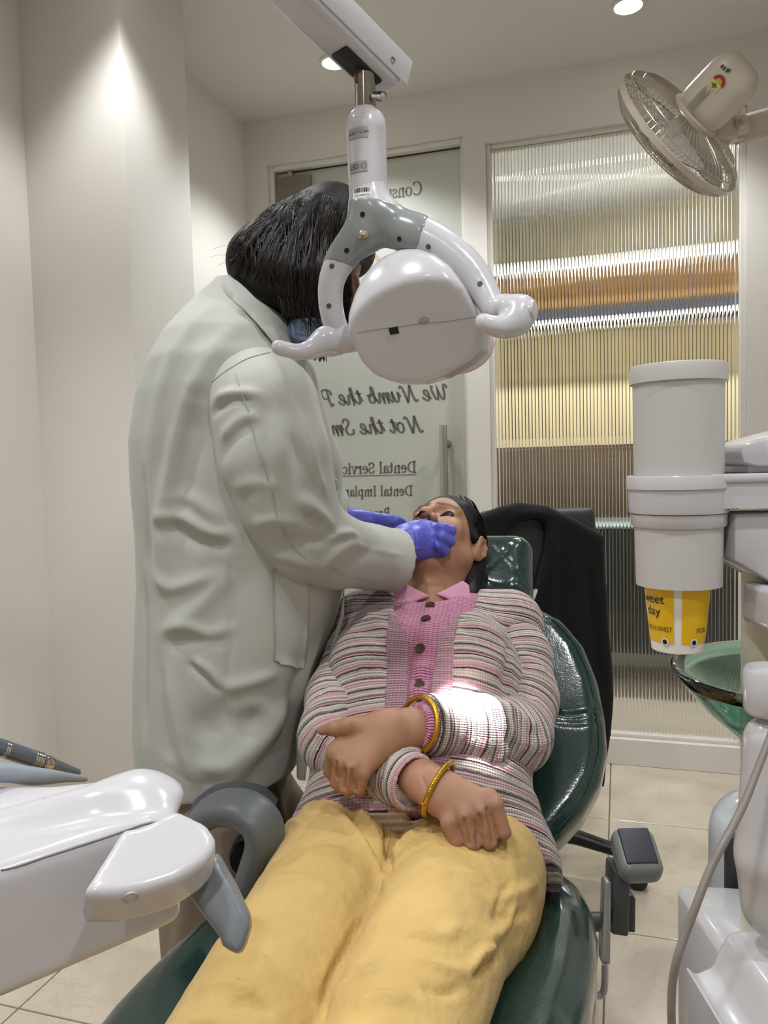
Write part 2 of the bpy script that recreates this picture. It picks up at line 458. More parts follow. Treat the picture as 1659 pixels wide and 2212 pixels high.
MB().add(*rbox(DL + 0.022, DL + 0.026, PB_ - 0.002, PB_ + 0.012, 0.01, DT - 0.022)).add(*rbox(DL + 0.026, DR - 0.014, PB_ - 0.002, PB_ + 0.012, DT - 0.026, DT - 0.021)).build('seal', M_dark, door)
MB().add(*rbox(DL + 0.022, DL + 0.178, PB_ - 0.024, PB_ - 0.001, DT - 0.142, DT - 0.045)).build('patch_fitting', M_closer, door, bevel=0.003)
MB().add(*rbox(DL + 0.02, DL + 0.18, PB_ - 0.026, PB_ - 0.024, DT - 0.148, DT - 0.142)).build('fitting_edge', M_dark, door)
MB().add(*rbox(DL + 0.03, DL + 0.10, PB_ - 0.02, PB_ - 0.004, DT - 0.045, DT - 0.03)).add(*lathe(RM(DL + 0.085, PB_ - 0.012, DT - 0.045), UZ, [(0.009, 0), (0.009, 0.022)], 12)).build('pivot', M_steel, door, bevel=0.001)
# pull handle: steel bars on both faces, joined through the glass
hx0 = PB(951, 917, PB_ - 0.05) @ RX; hz1 = PB(951, 917, PB_ - 0.05)[2]
hm = MB(); hm.add(*rbox(hx0 - 0.004, hx0 + 0.026, PB_ - 0.062, PB_ - 0.04, hz1 - 0.62, hz1))
h = hm.build('pull_handle', M_steel, door, bevel=0.004)
for zz in (hz1 - 0.075, hz1 - 0.54):
    MB().add(*lathe(RM(hx0 + 0.018, PB_ - 0.045, zz), RN, [(0.010, 0), (0.010, 0.034), (0.016, 0.035), (0.016, 0.045)], 16)).build('standoff', M_steel, h)
MB().add(*rbox(hx0 + 0.034, hx0 + 0.064, PB_ + 0.04, PB_ + 0.062, hz1 - 0.62, hz1)).build('outer_handle', M_steel, door, bevel=0.004)

# ---- lettering on the outside of the door, seen reversed from in here
def arcp(cx, cy, rx_, ry_, a0, a1, n=10):
    return [(cx + rx_ * math.cos(math.radians(a0 + (a1 - a0) * i / n)), cy + ry_ * math.sin(math.radians(a0 + (a1 - a0) * i / n))) for i in range(n + 1)]
def ser(x, y, w=0.13): return ('h', [(x - w, y), (x + w, y)])
GL = {  # glyph: (advance, [(kind, polyline)...]); v thick stroke, h thin stroke, c curved stroke (thick on the upright)
 'C': (.78, [('c', arcp(.42, .35, .34, .36, 48, 312, 16)), ('h', [(.65, .5), (.65, .68)])]),
 'D': (.80, [('v', [(.18, 0), (.18, .7)]), ('c', [(.18, .685)] + arcp(.32, .35, .36, .335, 90, -90, 14) + [(.18, .015)]), ser(.14, 0, .1), ser(.14, .7, .1)]),
 'S': (.60, [('c', [(.5, .55)] + arcp(.3, .52, .19, .17, 20, 250, 10) + arcp(.31, .18, .21, .18, 80, -160, 12)), ('h', [(.5, .48), (.5, .68)]), ('h', [(.1, .02), (.1, .2)])]),
 'I': (.40, [('v', [(.2, 0), (.2, .7)]), ser(.2, 0), ser(.2, .7)]),
 'B': (.70, [('v', [(.18, 0), (.18, .7)]), ('c', [(.18, .685), (.32, .685)] + arcp(.34, .53, .18, .155, 90, -90, 8) + [(.18, .37)]), ('c', [(.3, .37)] + arcp(.36, .19, .22, .175, 90, -90, 10) + [(.18, .015)]), ser(.14, 0, .1), ser(.14, .7, .1)]),
 'o': (.56, [('c', arcp(.28, .235, .21, .23, 0, 360, 18))]),
 'n': (.60, [('v', [(.16, 0), (.16, .46)]), ('c', [(.16, .33)] + arcp(.31, .31, .15, .15, 130, 0, 7) + [(.46, 0)]), ser(.16, 0, .1), ser(.46, 0, .1), ('h', [(.06, .46), (.16, .46)])]),
 'm': (.88, [('v', [(.16, 0), (.16, .46)]), ('c', [(.16, .33)] + arcp(.30, .31, .14, .15, 130, 0, 7) + [(.44, 0)]), ('c', [(.44, .33)] + arcp(.58, .31, .14, .15, 130, 0, 7) + [(.72, 0)]), ser(.16, 0, .09), ser(.44, 0, .08), ser(.72, 0, .09), ('h', [(.06, .46), (.16, .46)])]),
 'u': (.60, [('c', [(.14, .46), (.14, .16)] + arcp(.28, .16, .14, .15, 180, 310, 7) + [(.44, .14)]), ('v', [(.44, .46), (.44, 0)]), ('h', [(.04, .46), (.14, .46)]), ('h', [(.34, .46), (.44, .46)]), ('h', [(.44, 0), (.56, 0)])]),
 's': (.44, [('c', [(.35, .37)] + arcp(.22, .345, .13, .11, 20, 250, 8) + arcp(.22, .125, .15, .12, 80, -160, 10)), ('h', [(.35, .32), (.35, .46)]), ('h', [(.08, .0), (.08, .14)])]),
 'l': (.32, [('v', [(.16, 0), (.16, .72)]), ser(.16, 0, .1), ('h', [(.06, .72), (.16, .72)])]),
 't': (.40, [('c', [(.17, .62), (.17, .14)] + arcp(.27, .12, .10, .11, 180, 320, 6)), ('h', [(.05, .45), (.34, .45)])]),
 'a': (.52, [('c', [(.1, .36)] + arcp(.23, .33, .14, .13, 160, 0, 7) + [(.37, .08), (.46, .01)]), ('c', [(.37, .28), (.22, .25)] + arcp(.2, .13, .13, .13, 100, 340, 8))]),
 'i': (.32, [('v', [(.16, 0), (.16, .46)]), ser(.16, 0, .1), ('h', [(.06, .46), (.16, .46)]), ('v', [(.16, .60), (.16, .66)])]),
 'e': (.50, [('h', [(.08, .26), (.42, .26)]), ('c', [(.42, .26)] + arcp(.26, .24, .18, .23, 10, 310, 16))]),
 'r': (.44, [('v', [(.16, 0), (.16, .46)]), ('c', [(.16, .3), (.24, .42), (.37, .44)]), ser(.16, 0, .1), ('h', [(.06, .46), (.16, .46)]), ('v', [(.36, .38), (.36, .42)])]),
 'v': (.50, [('v', [(.08, .46), (.26, 0)]), ('h', [(.26, 0), (.42, .46)]), ser(.09, .46, .09), ser(.42, .46, .08)]),
 'c': (.46, [('c', arcp(.26, .235, .19, .23, 45, 315, 14))]),
 'p': (.58, [('v', [(.16, -.2), (.16, .46)]), ('c', arcp(.29, .235, .19, .23, 150, -150, 14)), ser(.16, -.2, .1), ('h', [(.06, .46), (.16, .46)])]),
}
SCR = {
 'W': (.98, [('c', [(.02, .54), (.08, .66), (.18, .66), (.2, .5), (.2, .2), (.26, .02), (.36, .06), (.5, .3), (.56, .68), (.54, .3), (.6, .02), (.72, .08), (.86, .4), (.86, .64), (.78, .6)])]),
 'N': (.98, [('c', [(.0, .06), (.06, .0), (.14, .04), (.24, .3), (.34, .68)]), ('v', [(.34, .68), (.44, .3), (.56, 0)]), ('c', [(.56, 0), (.66, .3), (.76, .6), (.86, .68), (.92, .62)])]),
 'P': (.72, [('v', [(.28, .66), (.24, .2), (.16, .0), (.04, .04)]), ('c', [(.06, .5), (.12, .64), (.36, .72), (.6, .66), (.64, .46), (.5, .32), (.34, .3)])]),
 'S': (.66, [('c', [(.6, .56), (.5, .7), (.34, .68), (.26, .54), (.36, .4), (.48, .26), (.42, .06), (.22, .0), (.06, .08), (.06, .2)])]),
 'e': (.44, [('c', [(-.02, .1), (.2, .2), (.34, .34), (.28, .46), (.14, .4), (.08, .2), (.14, .03), (.28, .03), (.44, .14)])]),
 'u': (.58, [('c', [(-.02, .24), (.1, .44), (.08, .16), (.16, .02), (.28, .08), (.42, .44)]), ('c', [(.42, .44), (.4, .12), (.46, .02), (.58, .14)])]),
 'm': (.80, [('c', [(-.02, .24), (.08, .42), (.12, .4), (.1, 0)]), ('c', [(.1, .1), (.26, .4), (.34, .42), (.36, .3), (.34, 0)]), ('c', [(.34, .1), (.5, .4), (.58, .42), (.6, .28), (.6, .06), (.68, .02), (.78, .14)])]),
 'b': (.52, [('c', [(-.02, .14), (.16, .4), (.24, .66), (.16, .72), (.1, .5), (.1, .14), (.18, .02), (.34, .06), (.4, .24), (.32, .42), (.24, .36), (.36, .3), (.5, .36)])]),
 't': (.40, [('c', [(-.02, .14), (.14, .4), (.2, .62), (.14, .3), (.14, .08), (.22, .02), (.38, .14)]), ('h', [(.0, .46), (.34, .48)])]),
 'h': (.56, [('c', [(-.02, .14), (.18, .44), (.24, .68), (.16, .72), (.12, .4), (.1, 0)]), ('c', [(.1, .12), (.24, .38), (.36, .42), (.38, .28), (.38, .06), (.46, .02), (.56, .14)])]),
 'o': (.46, [('c', arcp(.22, .23, .17, .22, 90, 450, 14) + [(.32, .4), (.46, .38)])]),
 'a': (.54, [('c', arcp(.22, .22, .18, .2, 50, 360, 12)), ('c', [(.4, .44), (.38, .12), (.44, .02), (.54, .14)])]),
 'n': (.56, [('c', [(-.02, .24), (.08, .42), (.12, .4), (.1, 0)]), ('c', [(.1, .1), (.26, .4), (.34, .42), (.36, .3), (.36, .06), (.44, .02), (.54, .14)])]),
 'i': (.32, [('c', [(-.02, .14), (.12, .44), (.1, .12), (.16, .02), (.3, .14)]), ('v', [(.15, .6), (.16, .66)])]),
 'l': (.32, [('c', [(-.02, .12), (.14, .4), (.22, .66), (.14, .72), (.09, .5), (.09, .12), (.16, .02), (.3, .14)])]),
}
M_ink = mat('door_lettering', '64635c', 0.55)
def lettering(txt, font, size, a_right, z, wv, wh, shear=0.0, width=None, under=False):
    # text runs towards smaller a (reversed as seen from the room)
    m = MB(); cur = 0.0; strokes = []
    for ch in txt:
        if ch == ' ': cur += 0.32; continue
        adv, st = font[ch]
        for kd, pl in st:
            q = catmull(pl, 3) if (kd == 'c' and len(pl) < 14) else np.array(pl)
            strokes.append((kd, q + np.array((cur, 0))))
        cur += adv
    sx = size if width is None else width / cur
    for kd, q in strokes:
        n = len(q); L = []; Rr = []
        for i in range(n):
            d = q[min(i + 1, n - 1)] - q[max(i - 1, 0)]; d = d / (np.hypot(*d) + 1e-9)
            w = wh if kd == 'h' else (wv if kd == 'v' else wh + (wv - wh) * abs(d[1]) ** 1.5)
            nx = np.array((-d[1], d[0])) * w / 2
            e = d * (w * .3) * (1 if i == n - 1 else -1 if i == 0 else 0)
            L.append(q[i] + nx + e); Rr.append(q[i] - nx + e)
        f = lambda p: RM(a_right - (p[0] + shear * p[1]) * sx, PB_ + 0.0002 - 0.0012, z + p[1] * size)
        k = len(m.v); m.v += [tuple(f(p)) for p in L] + [tuple(f(p)) for p in Rr]
        m.f += [(k + i, k + i + 1, k + n + i + 1, k + n + i) for i in range(n - 1)]
    if under:
        f = lambda u, v: tuple(RM(a_right - u * sx, PB_ - 0.001, z + v * size))
        k = len(m.v); m.v += [f(0, -.13), f(cur, -.13), f(cur, -.18), f(0, -.18)]; m.f.append((k, k + 1, k + 2, k + 3))
    return ob('lettering', m.v, m.f, M_ink, leaf, smooth=False, label='grey lettering reversed on the glass')
def la(x, y): p = PB(x, y, PB_); return p @ RX, p[2]
a, z = la(912, 418); a2, _ = la(838, 418); lettering('Consultation S', GL, 0.070, a, z - 0.002, .16, .06, width=0.36)
a, z = la(970, 862); lettering('We Numb the Pain', SCR, 0.092, a, z - 0.002, .135, .06, shear=0.22, width=0.64)
a, z = la(914, 932); lettering('Not the Smile', SCR, 0.092, a, z - 0.002, .135, .06, shear=0.22, width=0.475)
a, z = la(900, 1020); lettering('Dental Services', GL, 0.062, a, z, .15, .06, width=0.365, under=True)
a, z = la(892, 1070); lettering('Dental Implants', GL, 0.056, a, z, .15, .06, width=0.335)
a, z = la(843, 1118); lettering('Braces', GL, 0.056, a, z, .15, .06, width=0.13)
# round emblem ring low on the door film, half hidden by the lamp
a, z = la(735, 640)
t = np.linspace(0, 2 * math.pi, 65)[:-1]
Vv = [RM(a + r_ * math.cos(q), PB_ - 0.001, z + r_ * math.sin(q)) for r_ in (0.222, 0.205) for q in t]
ob('emblem_ring', Vv, [(i, (i + 1) % 64, 64 + (i + 1) % 64, 64 + i) for i in range(64)], mat('emblem_tan', 'a99a80', 0.5), leaf, smooth=False)

# ------------------------------------------------------------------ beyond the glass: the reception
M_cwall = mat('corridor_wall', 'e6dcc4', 0.7)
struct('wall_corridor', MB().add(*rbox(-2.4, 1.8, 5.2, 5.3, 0, 2.75)), M_cwall)
M_dwall = mat('corridor_dark', '4b3d31', .6)
struct('wall_corridor_left', MB().add(*rbox(-2.5, -2.4, 3.06, 5.3, 0, 2.75)).add(*rbox(-2.4, -1.25, 4.9, 5.18, 1.3, 2.3)), M_dwall)  # the dark end block is added to put dark stripes into the flutes
struct('wall_corridor_right', MB().add(*rbox(1.25, 1.9, 3.06, 5.3, 1.2, 2.3)), M_dwall)  # dark block set close in, added for the dark flute stripes
struct('trim_3', MB().add(*rbox(1.25, 1.9, 3.06, 5.3, 0, 1.2)).add(*rbox(1.25, 1.9, 3.06, 5.3, 2.3, 2.75)).add(*rbox(-2.4, -1.25, 4.9, 5.18, 0, 1.3)), M_cwall)  # pale zones of the added end blocks, for light flute stripes
struct('ceiling_corridor', MB().add(*rbox(-2.4, 1.8, 3.06, 5.3, 2.75, 2.85)), mat('corridor_ceiling', 'ecebea', 0.8))
M_wood = mat('oak_panel', 'a8814f', 0.5, var=0.15, vscale=14)
M_strip = mat('led_strip', 'ffffff', 0.5, emit='fff6e6', estr=9.0)
CW = 5.2
def zb(y, b, x=1330): return float(PB(x, y, b)[2])
t = thing('wall_panel', RM(-0.3, CW - 0.05, zb(650, CW)), 'oak brown wood panel behind the ribbed glass, under the upper light strip', 'panel')
MB().add(*rbox(-1.24, 1.24, CW - 0.05, CW - 0.002, zb(660, CW), zb(572, CW))).build('panel', M_wood, t)
MB().add(*rbox(-1.24, 1.24, CW - 0.30, CW - 0.002, zb(572, CW), zb(555, CW - .3))).build('cove', mat('cove_white', 'eeeeea', .6), t)
o = MB().add(*rbox(-1.2, 1.2, CW - 0.315, CW - 0.30, zb(570, CW - .3), zb(561, CW - .3))).build('light_strip', M_strip, None, label='thin white light strip under the ceiling beyond the ribbed glass', cat='light')
t = thing('wall_shelf', RM(-0.3, CW - 0.2, zb(690, CW - .25)), 'dark blue long wall shelf beyond the ribbed glass', 'shelf')
MB().add(*rbox(-1.2, 1.2, CW - 0.25, CW - 0.002, zb(686, CW - .25), zb(655, CW - .25))).build('board', mat('navy_laminate', '2b303a', .4), t)
o = MB().add(*rbox(-1.2, 1.2, CW - 0.29, CW - 0.26, zb(686, CW - .25) - 0.012, zb(686, CW - .25) + .01)).build('light_strip', M_strip, None, label='white light strip fixed beneath the dark blue shelf', cat='light')
t = thing('back_panel', RM(-0.3, CW - 0.03, zb(800, CW)), 'warm yellow lit back panel under the dark blue shelf', 'panel')
MB().add(*rbox(-1.2, 1.2, CW - 0.03, CW - 0.002, zb(960, CW), zb(690, CW - .25))).build('panel', mat('yellow_panel', 'e3d2a6', .5, var=.06, vscale=3), t)
t = thing('low_cabinet', RM(-0.3, CW - 0.2, 0), 'brown low cabinet below the yellow panel, seen through ribbed glass', 'cabinet')
MB().add(*rbox(-1.22, 1.22, CW - 0.35, CW - 0.04, 0, zb(965, CW - .35))).build('body', mat('walnut', '5b4632', .45, var=.2, vscale=10), t, bevel=.005)
for k in range(4):
    MB().add(*rbox(-1.2 + k * .605, -1.2 + k * .605 + .59, CW - 0.366, CW - 0.351, 0.06, zb(990, CW - .35))).build('cabinet_door', MATS['walnut'], t, bevel=.003)
t = thing('reception_desk', RM(0.2, 4.1, 0), 'dark green reception desk with pale glass top beyond the ribbed glass', 'desk')
DB = 4.05; dz = zb(1140, DB)
MB().add(*rbox(-0.75, 1.2, DB, DB + 0.06, zb(1410, DB), dz)).build('front', mat('green_laminate', '16211f', .25), t)
MB().add(*rbox(-0.75, 1.2, DB, DB + 0.5, zb(1430, DB) - .02, zb(1410, DB))).build('plinth', mat('plinth_grey', '8d8a84', .5), t)
MB().add(*rbox(-0.85, 1.22, DB - 0.06, DB + 0.55, dz, dz + 0.012)).build('glass_top', mat('pale_glass', 'cfe3df', .05, coat=.5), t, bevel=.003)
for a0 in (-0.7, 1.0): MB().add(*rbox(a0, a0 + .1, DB + .08, DB + .48, 0, dz)).build('side_panel', MATS['plinth_grey'], t)
MB().add(*rbox(-.6, 1.0, DB + .1, DB + .4, 0, .12)).build('footboard', MATS['plinth_grey'], t)

# ------------------------------------------------------------------ recessed ceiling lights
M_lamp = mat('lamp_diffuser', 'ffffff', 0.5, emit='fff8ee', estr=14.0)
def downlight(pos, label, power, angle=115, blend=0.55, group=None, cz=CZ):
    t = thing('ceiling_downlight', (pos[0], pos[1], cz), label, 'ceiling light', group)
    MB().add(*lathe((pos[0], pos[1], cz - 0.001), (0, 0, -1), [(0.052, 0), (0.052, 0.004), (0.043, 0.006), (0.042, -0.004)], 32)).build('trim_ring', M_frame, t)
    MB().add(*lathe((pos[0], pos[1], cz - 0.001), (0, 0, -1), [(0.041, 0), (0.041, 0.0045)], 32)).build('diffuser', M_lamp, t)
    L = bpy.data.lights.new('downlight_beam', 'SPOT'); L.energy = power; L.spot_size = math.radians(angle); L.spot_blend = blend
    L.shadow_soft_size = 0.045; L.color = (0.955, 0.975, 1.0)
    lo = bpy.data.objects.new('downlight_beam', L); COL.objects.link(lo); lo.location = Vector((pos[0], pos[1], cz - 0.03)); _par(lo, t)
PW = 45
downlight(PZ(1357, 10, CZ), 'lit round ceiling light at the top right above the fan', PW)
downlight(PZ(722, 133, CZ), 'lit round ceiling light partly hidden behind the white lamp arm', PW)
downlight(RM(-1.06, 1.62, CZ), 'round ceiling light beside the left column, above the picture', PW * 0.55, 105)
downlight(RM(-1.28, 0.75, CZ), 'added round ceiling light near the left wall, above the picture', PW * 0.8, 100)  # unseen light, added to help light the room
for k, (a, b) in enumerate(((0.05, 1.35), (-0.55, 0.35), (0.45, 0.25), (-0.2, -0.75))):  # unseen downlights added for overall front light
    downlight(RM(a, b, CZ), 'added round ceiling light out of frame, ' + ('right above the patient', 'above the instrument tray', 'above the cuspidor unit', 'behind the camera')[k], PW * (0.55, 0.85, 0.9, 1.1)[k], 130)
for k, a in enumerate((-0.9, 0.0, 0.9)):  # downlights added to brighten the space behind the glass
    downlight(RM(a, 4.4, 2.75), ('leftmost', 'middle', 'rightmost')[k] + ' added round ceiling light of the reception beyond the glass', PW * 1.7, 140, cz=2.75)
# ================================================================== text on flat or curved plates (built-in lettering)
def text2d(txt, size):
    c = bpy.data.curves.new('t', 'FONT'); c.body = txt; c.size = size; c.align_x = 'CENTER'; c.align_y = 'CENTER'; c.resolution_u = 3
    o = bpy.data.objects.new('t', c); COL.objects.link(o)
    me = bpy.data.meshes.new_from_object(o.evaluated_get(bpy.context.evaluated_depsgraph_get()))
    V = np.array([v.co[:] for v in me.vertices]); Fc = [tuple(p.vertices) for p in me.polygons]
    bpy.data.objects.remove(o); bpy.data.curves.remove(c); bpy.data.meshes.remove(me)
    return V, Fc
def printed(txt, size, fmap, m, parent, name='printed_text', sx=1.0):
    V, Fc = text2d(txt, size); return ob(name, [fmap(v[0] * sx, v[1]) for v in V], Fc, m, parent, smooth=False)
def poly2(pts2, c, ux, uz, hd, r=0.01, k=0.004):   # rounded extrusion of a 2D outline (coordinates along ux, uz)
    pts = np.asarray(pts2, float); c = np.asarray(c, float); uy = np.cross(uz, ux)
    def f(p):
        q = p - c; x = q @ ux; z = q @ uz; y = np.abs(q @ uy) - (hd - r)
        d = np.full(len(x), 1e9); ins = np.zeros(len(x), bool)
        n = len(pts)
        for i in range(n):
            a, b = pts[i], pts[(i + 1) % n]; e = b - a
            wx, wz = x - a[0], z - a[1]; t = np.clip((wx * e[0] + wz * e[1]) / (e @ e + 1e-12), 0, 1)
            d = np.minimum(d, (wx - e[0] * t) ** 2 + (wz - e[1] * t) ** 2)
            cnd = ((a[1] > z) != (b[1] > z)) & (x < (b[0] - a[0]) * (z - a[1]) / (b[1] - a[1] + 1e-12) + a[0])
            ins ^= cnd
        d = np.sqrt(d) * np.where(ins, -1, 1) + r
        return np.minimum(np.maximum(d, y), 0) + np.hypot(np.maximum(d, 0), np.maximum(y, 0)) - r
    return ('u', f, k)
M_gloss = mat('gloss_white_plastic', 'c3c2c6', 0.2, coat=0.2)
M_greyp = mat('grey_gloss_plastic', '868b8a', 0.2, coat=0.3)
M_chrome = mat('chrome', 'b9b6b0', 0.12, metal=1.0)
M_black = mat('black_plastic', '0e0e10', 0.4)
M_label = mat('grey_label', '98979a', 0.5)
M_print = mat('print_black', '1a1a1c', 0.6)
M_white = mat('paper_white', 'f2f1f0', 0.6)
M_hole = mat('hole_shade', '4d4a4b', 0.5)

# ================================================================== OPERATING LAMP
LY = 1.05
lamp = thing('operating_lamp', P(787, 150, LY), 'white dental operating lamp with wishbone bracket hanging in front of the clinician', 'lamp')
pxm = lambda r, Y=LY: r * Y / FOC
# spring arm
A_ = P(786, 112, LY); B_ = P(575, -96, 0.94); dd = nrm(B_ - A_)
hs = nrm(np.cross(dd, UZ)); vs = np.cross(hs, dd)
if hs[0] < 0: hs = -hs
if vs[2] < 0: vs = -vs
rings_ = []
for t_, w_, h_, dz_ in ((-0.058, .010, .010, .003), (-0.056, .019, .018, .002), (-0.050, .0255, .0245, .001), (-0.040, .0285, .0275, 0), (0.35, .029, .028, 0), (0.6, .029, .028, 0)):
    rings_.append(ring(A_ + dd * t_ + vs * dz_, hs, vs, w_, h_, 40, 5))
MB().add(*loft(rings_)).build('spring_arm', M_gloss, lamp, auto=50)
MB().add(*obox(A_ - vs * 0.0275 + dd * 0.004, dd, hs, vs, .034, .015, .004)).build('arm_slot_shade', M_black, lamp, bevel=.003)  # black plate standing in for the dark inside of the slot
MB().add(*obox(A_ + hs * 0.0290 + dd * 0.1, dd, hs, vs, .16, .0012, .019)).build('arm_cover', M_gloss, lamp, bevel=.001)
sc_ = P(843, 150, 1.0)
MB().add(*lathe(A_ + hs * 0.028 - dd * .026 - vs * 0.006, hs, [(.004, 0), (.004, .004), (.002, .005)], 12)).build('screw', M_chrome, lamp)
MB().add(*lathe(P(822, 208, 1.03), (0.6, -0.6, -.3), [(.006, -.012), (.006, .006), (.003, .008)], 12)).build('screw', M_chrome, lamp)
# pole and housing
pt, pb = P(787, 120, LY), P(789, 252, LY)
MB().add(*lathe(pt, pb - pt, [(.0145, 0), (.0145, np.linalg.norm(pb - pt))], 28)).build('chrome_pole', M_chrome, lamp)
MB().add(*obox(pt + (pb - pt) * .35 + np.array((-.0105, -.0105, .0)), (1, 0, 0), (0, 1, 0), (0, 0, 1), .0022, .002, .012)).build('wire', mat('wire_red', '7a1c20', .5), lamp, bevel=.001)
ht, hb = P(790, 238, LY), P(795, 418, LY); ax = nrm(ht - hb); HL = np.linalg.norm(ht - hb)
housing = MB().add(*lathe(hb, ax, [(.0235, 0), (.0255, .002), (.0257, .012), (.0262, .05), (.0264, HL - .032), (.0268, HL - .030), (.0268, HL - .026), (.0262, HL - .018), (.0235, HL - .008), (.0185, HL - .002), (.0165, HL), (.012, HL)], 48)).build('housing', M_gloss, lamp)
hx_, hy_, _d = frame(ax, (0, -1, 0)); hx_ = nrm(np.cross(ax, (0, 1, 0))) * -1
if hx_[0] < 0: hx_ = -hx_
hf = nrm(np.cross(hx_, ax)); hf = hf if hf[1] < 0 else -hf
def wrap(zc, uc, R_): return lambda u, v: hb + ax * (zc + v) + hx_ * (R_ * math.sin((uc + u) / R_)) + hf * (R_ * math.cos((uc + u) / R_))
def plate(zc, uc, w, h, R_, m, name, n=8):
    fm = wrap(zc, uc, R_)
    V = [fm(w * (i / n - .5), v) for v in (-h / 2, h / 2) for i in range(n + 1)]
    return ob(name, V, [(i, i + 1, n + 2 + i, n + 1 + i) for i in range(n)], m, housing)
zc = lambda y: float((P(793, y, LY) - hb) @ ax)
plate(zc(303), -.0125, .029, .0135, .02705, M_label, 'voltage_label')
printed('AC/DC 12-24V', .0052, wrap(zc(303), -.0125, .0272), M_print, housing)
plate(zc(374), -.0135, .027, .0135, .02665, M_label, 'led_label')
printed('LED', .0085, wrap(zc(374), -.0185, .0268), M_print, housing)
for k in range(10):
    q = 2 * math.pi * k / 10; fm = wrap(zc(374), -.0045, .0268)
    r1, r2, e = .0026, .0042, .00035
    pts_ = [(r1 * math.cos(q) - e * math.sin(q), r1 * math.sin(q) + e * math.cos(q)), (r2 * math.cos(q) - e * math.sin(q), r2 * math.sin(q) + e * math.cos(q)),
            (r2 * math.cos(q) + e * math.sin(q), r2 * math.sin(q) - e * math.cos(q)), (r1 * math.cos(q) + e * math.sin(q), r1 * math.sin(q) - e * math.cos(q))]
    ob('sun_ray', [fm(*p) for p in pts_], [(0, 1, 2, 3)], M_print, housing, smooth=False)
# neck and wishbone
YL, YR = 1.075, 0.985
nk = [P(796, 412, LY), P(796, 440, LY)]
hub = [rc(P(796, 410, LY), P(796, 445, LY), .0255, .0262, .01)]
def limb(pts, k=.016): 
    pts = catmull(pts, 5); k = .004
    q = [P(x, y, Y) for x, y, Y, r in pts]; r = [pxm(r, Y) for x, y, Y, r in pts]
    return [flat(q[i], q[i + 1], r[i], r[i + 1], (0, 1, 0), 0.9, k) for i in range(len(q) - 1)]
lm = limb([(797, 460, LY, 40), (785, 500, LY, 38), (745, 548, 1.055, 31), (718, 600, 1.06, 26), (714, 650, 1.065, 24), (722, 695, 1.07, 23), (738, 730, YL, 21)])
rm_ = limb([(800, 462, LY, 40), (850, 490, 1.045, 39), (905, 510, 1.03, 41), (962, 540, 1.02, 39), (1008, 578, 1.01, 35), (1042, 622, 1.0, 30), (1068, 672, YR, 24)])
wb_ops = hub + lm + rm_ + [rc(P(812, 472, LY), P(800, 500, LY), .03, .022, .02)]
lo_, hi_ = np.array((-.12, .93, 1.2)), np.array((.2, 1.14, 1.58))
# seams: the grey face covers the hub front
gl1, gl2 = P(722, 568, LY), P(914, 512, LY)
gray_cut = [plane(gl1 , P(740, 640, LY) - P(775, 500, LY), .0005), plane(gl2, P(1005, 540, LY) - P(890, 500, LY), .0005), plane(P(800, 443, LY), P(800, 430, LY) - P(795, 470, LY), .0005)]
sh = Sheet(wb_ops, lo_, hi_, .0032, 3); bracket = sh.obj('wishbone_bracket', M_gloss, lamp)
gop = [(o, (lambda f: (lambda p: f(p) - .0008))(f), k) for o, f, k in wb_ops] + gray_cut + [plane(P(800, 500, 1.046), np.array((0.1, 1, .25)), .0005)]
sg = Sheet(gop, lo_, hi_, .0028, 1); sg.obj('grey_cover', M_greyp, lamp)
def dotat(s, x, y, r, m, par, name='hole_shade', dep=.002):
    p = s.at(x, y); i = np.argmin(((s.V - p) ** 2).sum(1)); n_ = s.N[i]
    return MB().add(*lathe(p - n_ * dep, n_, [(r * .98, 0), (r, dep + .0007), (r * .3, dep + .0008)], 14)).build(name, m, par)
for x, y in ((777, 467), (742, 545), (857, 520)): dotat(sg, x, y, .0034, M_black, lamp)  # solid dark discs stand in for the shade inside screw holes
for x, y in ((921, 538), (1030, 614), (713, 578), (708, 666)): dotat(sh, x, y, .0034, M_hole, lamp)
tp = sg.at(787, 515); sw = MB().add(*lathe(tp, (0, -1, .1), [(.006, -.002), (.006, .002), (.004, .003), (.0035, .006)], 16)).build('toggle_switch', mat('brass_nut', 'b3a58a', .3, metal=1.0), lamp)
MB().add(*tube([tp + (0, -.004, 0), tp + np.array((-.002, -.013, -.004)), tp + np.array((-.0045, -.02, -.008))], [.0014, .0015, .002], 8)).build('toggle', M_chrome, sw)
# barcode sticker on the neck
R_ = .0292
def nwrap(y, uc):
    c_ = P(796, y, LY)
    return lambda u, v: c_ + ax * v + hx_ * (R_ * math.sin((uc + u) / R_)) + hf * (R_ * math.cos((uc + u) / R_))
fm = nwrap(431, -.0085); n = 6
st_ = ob('barcode_sticker', [fm(.026 * (i / n - .5), v) for v in (-.007, .007) for i in range(n + 1)], [(i, i + 1, n + 2 + i, n + 1 + i) for i in range(n)], M_white, lamp)
R_ = .0295; bv, bf = [], []; x = -.0112; rs_ = random.Random(3)
while x < .0108:
    w = rs_.choice((.0003, .0005, .0008)); k = len(bv)
    bv += [fm(x, .0002), fm(x + w, .0002), fm(x + w, .0062), fm(x, .0062)]; bf.append((k, k + 1, k + 2, k + 3)); x += w + rs_.choice((.0003, .0005, .0007))
ob('barcode', bv, bf, M_print, st_, smooth=False)
fm2 = lambda u, v: fm(u, v - .0035)
printed('103230802520', .0034, fm2, M_print, st_)
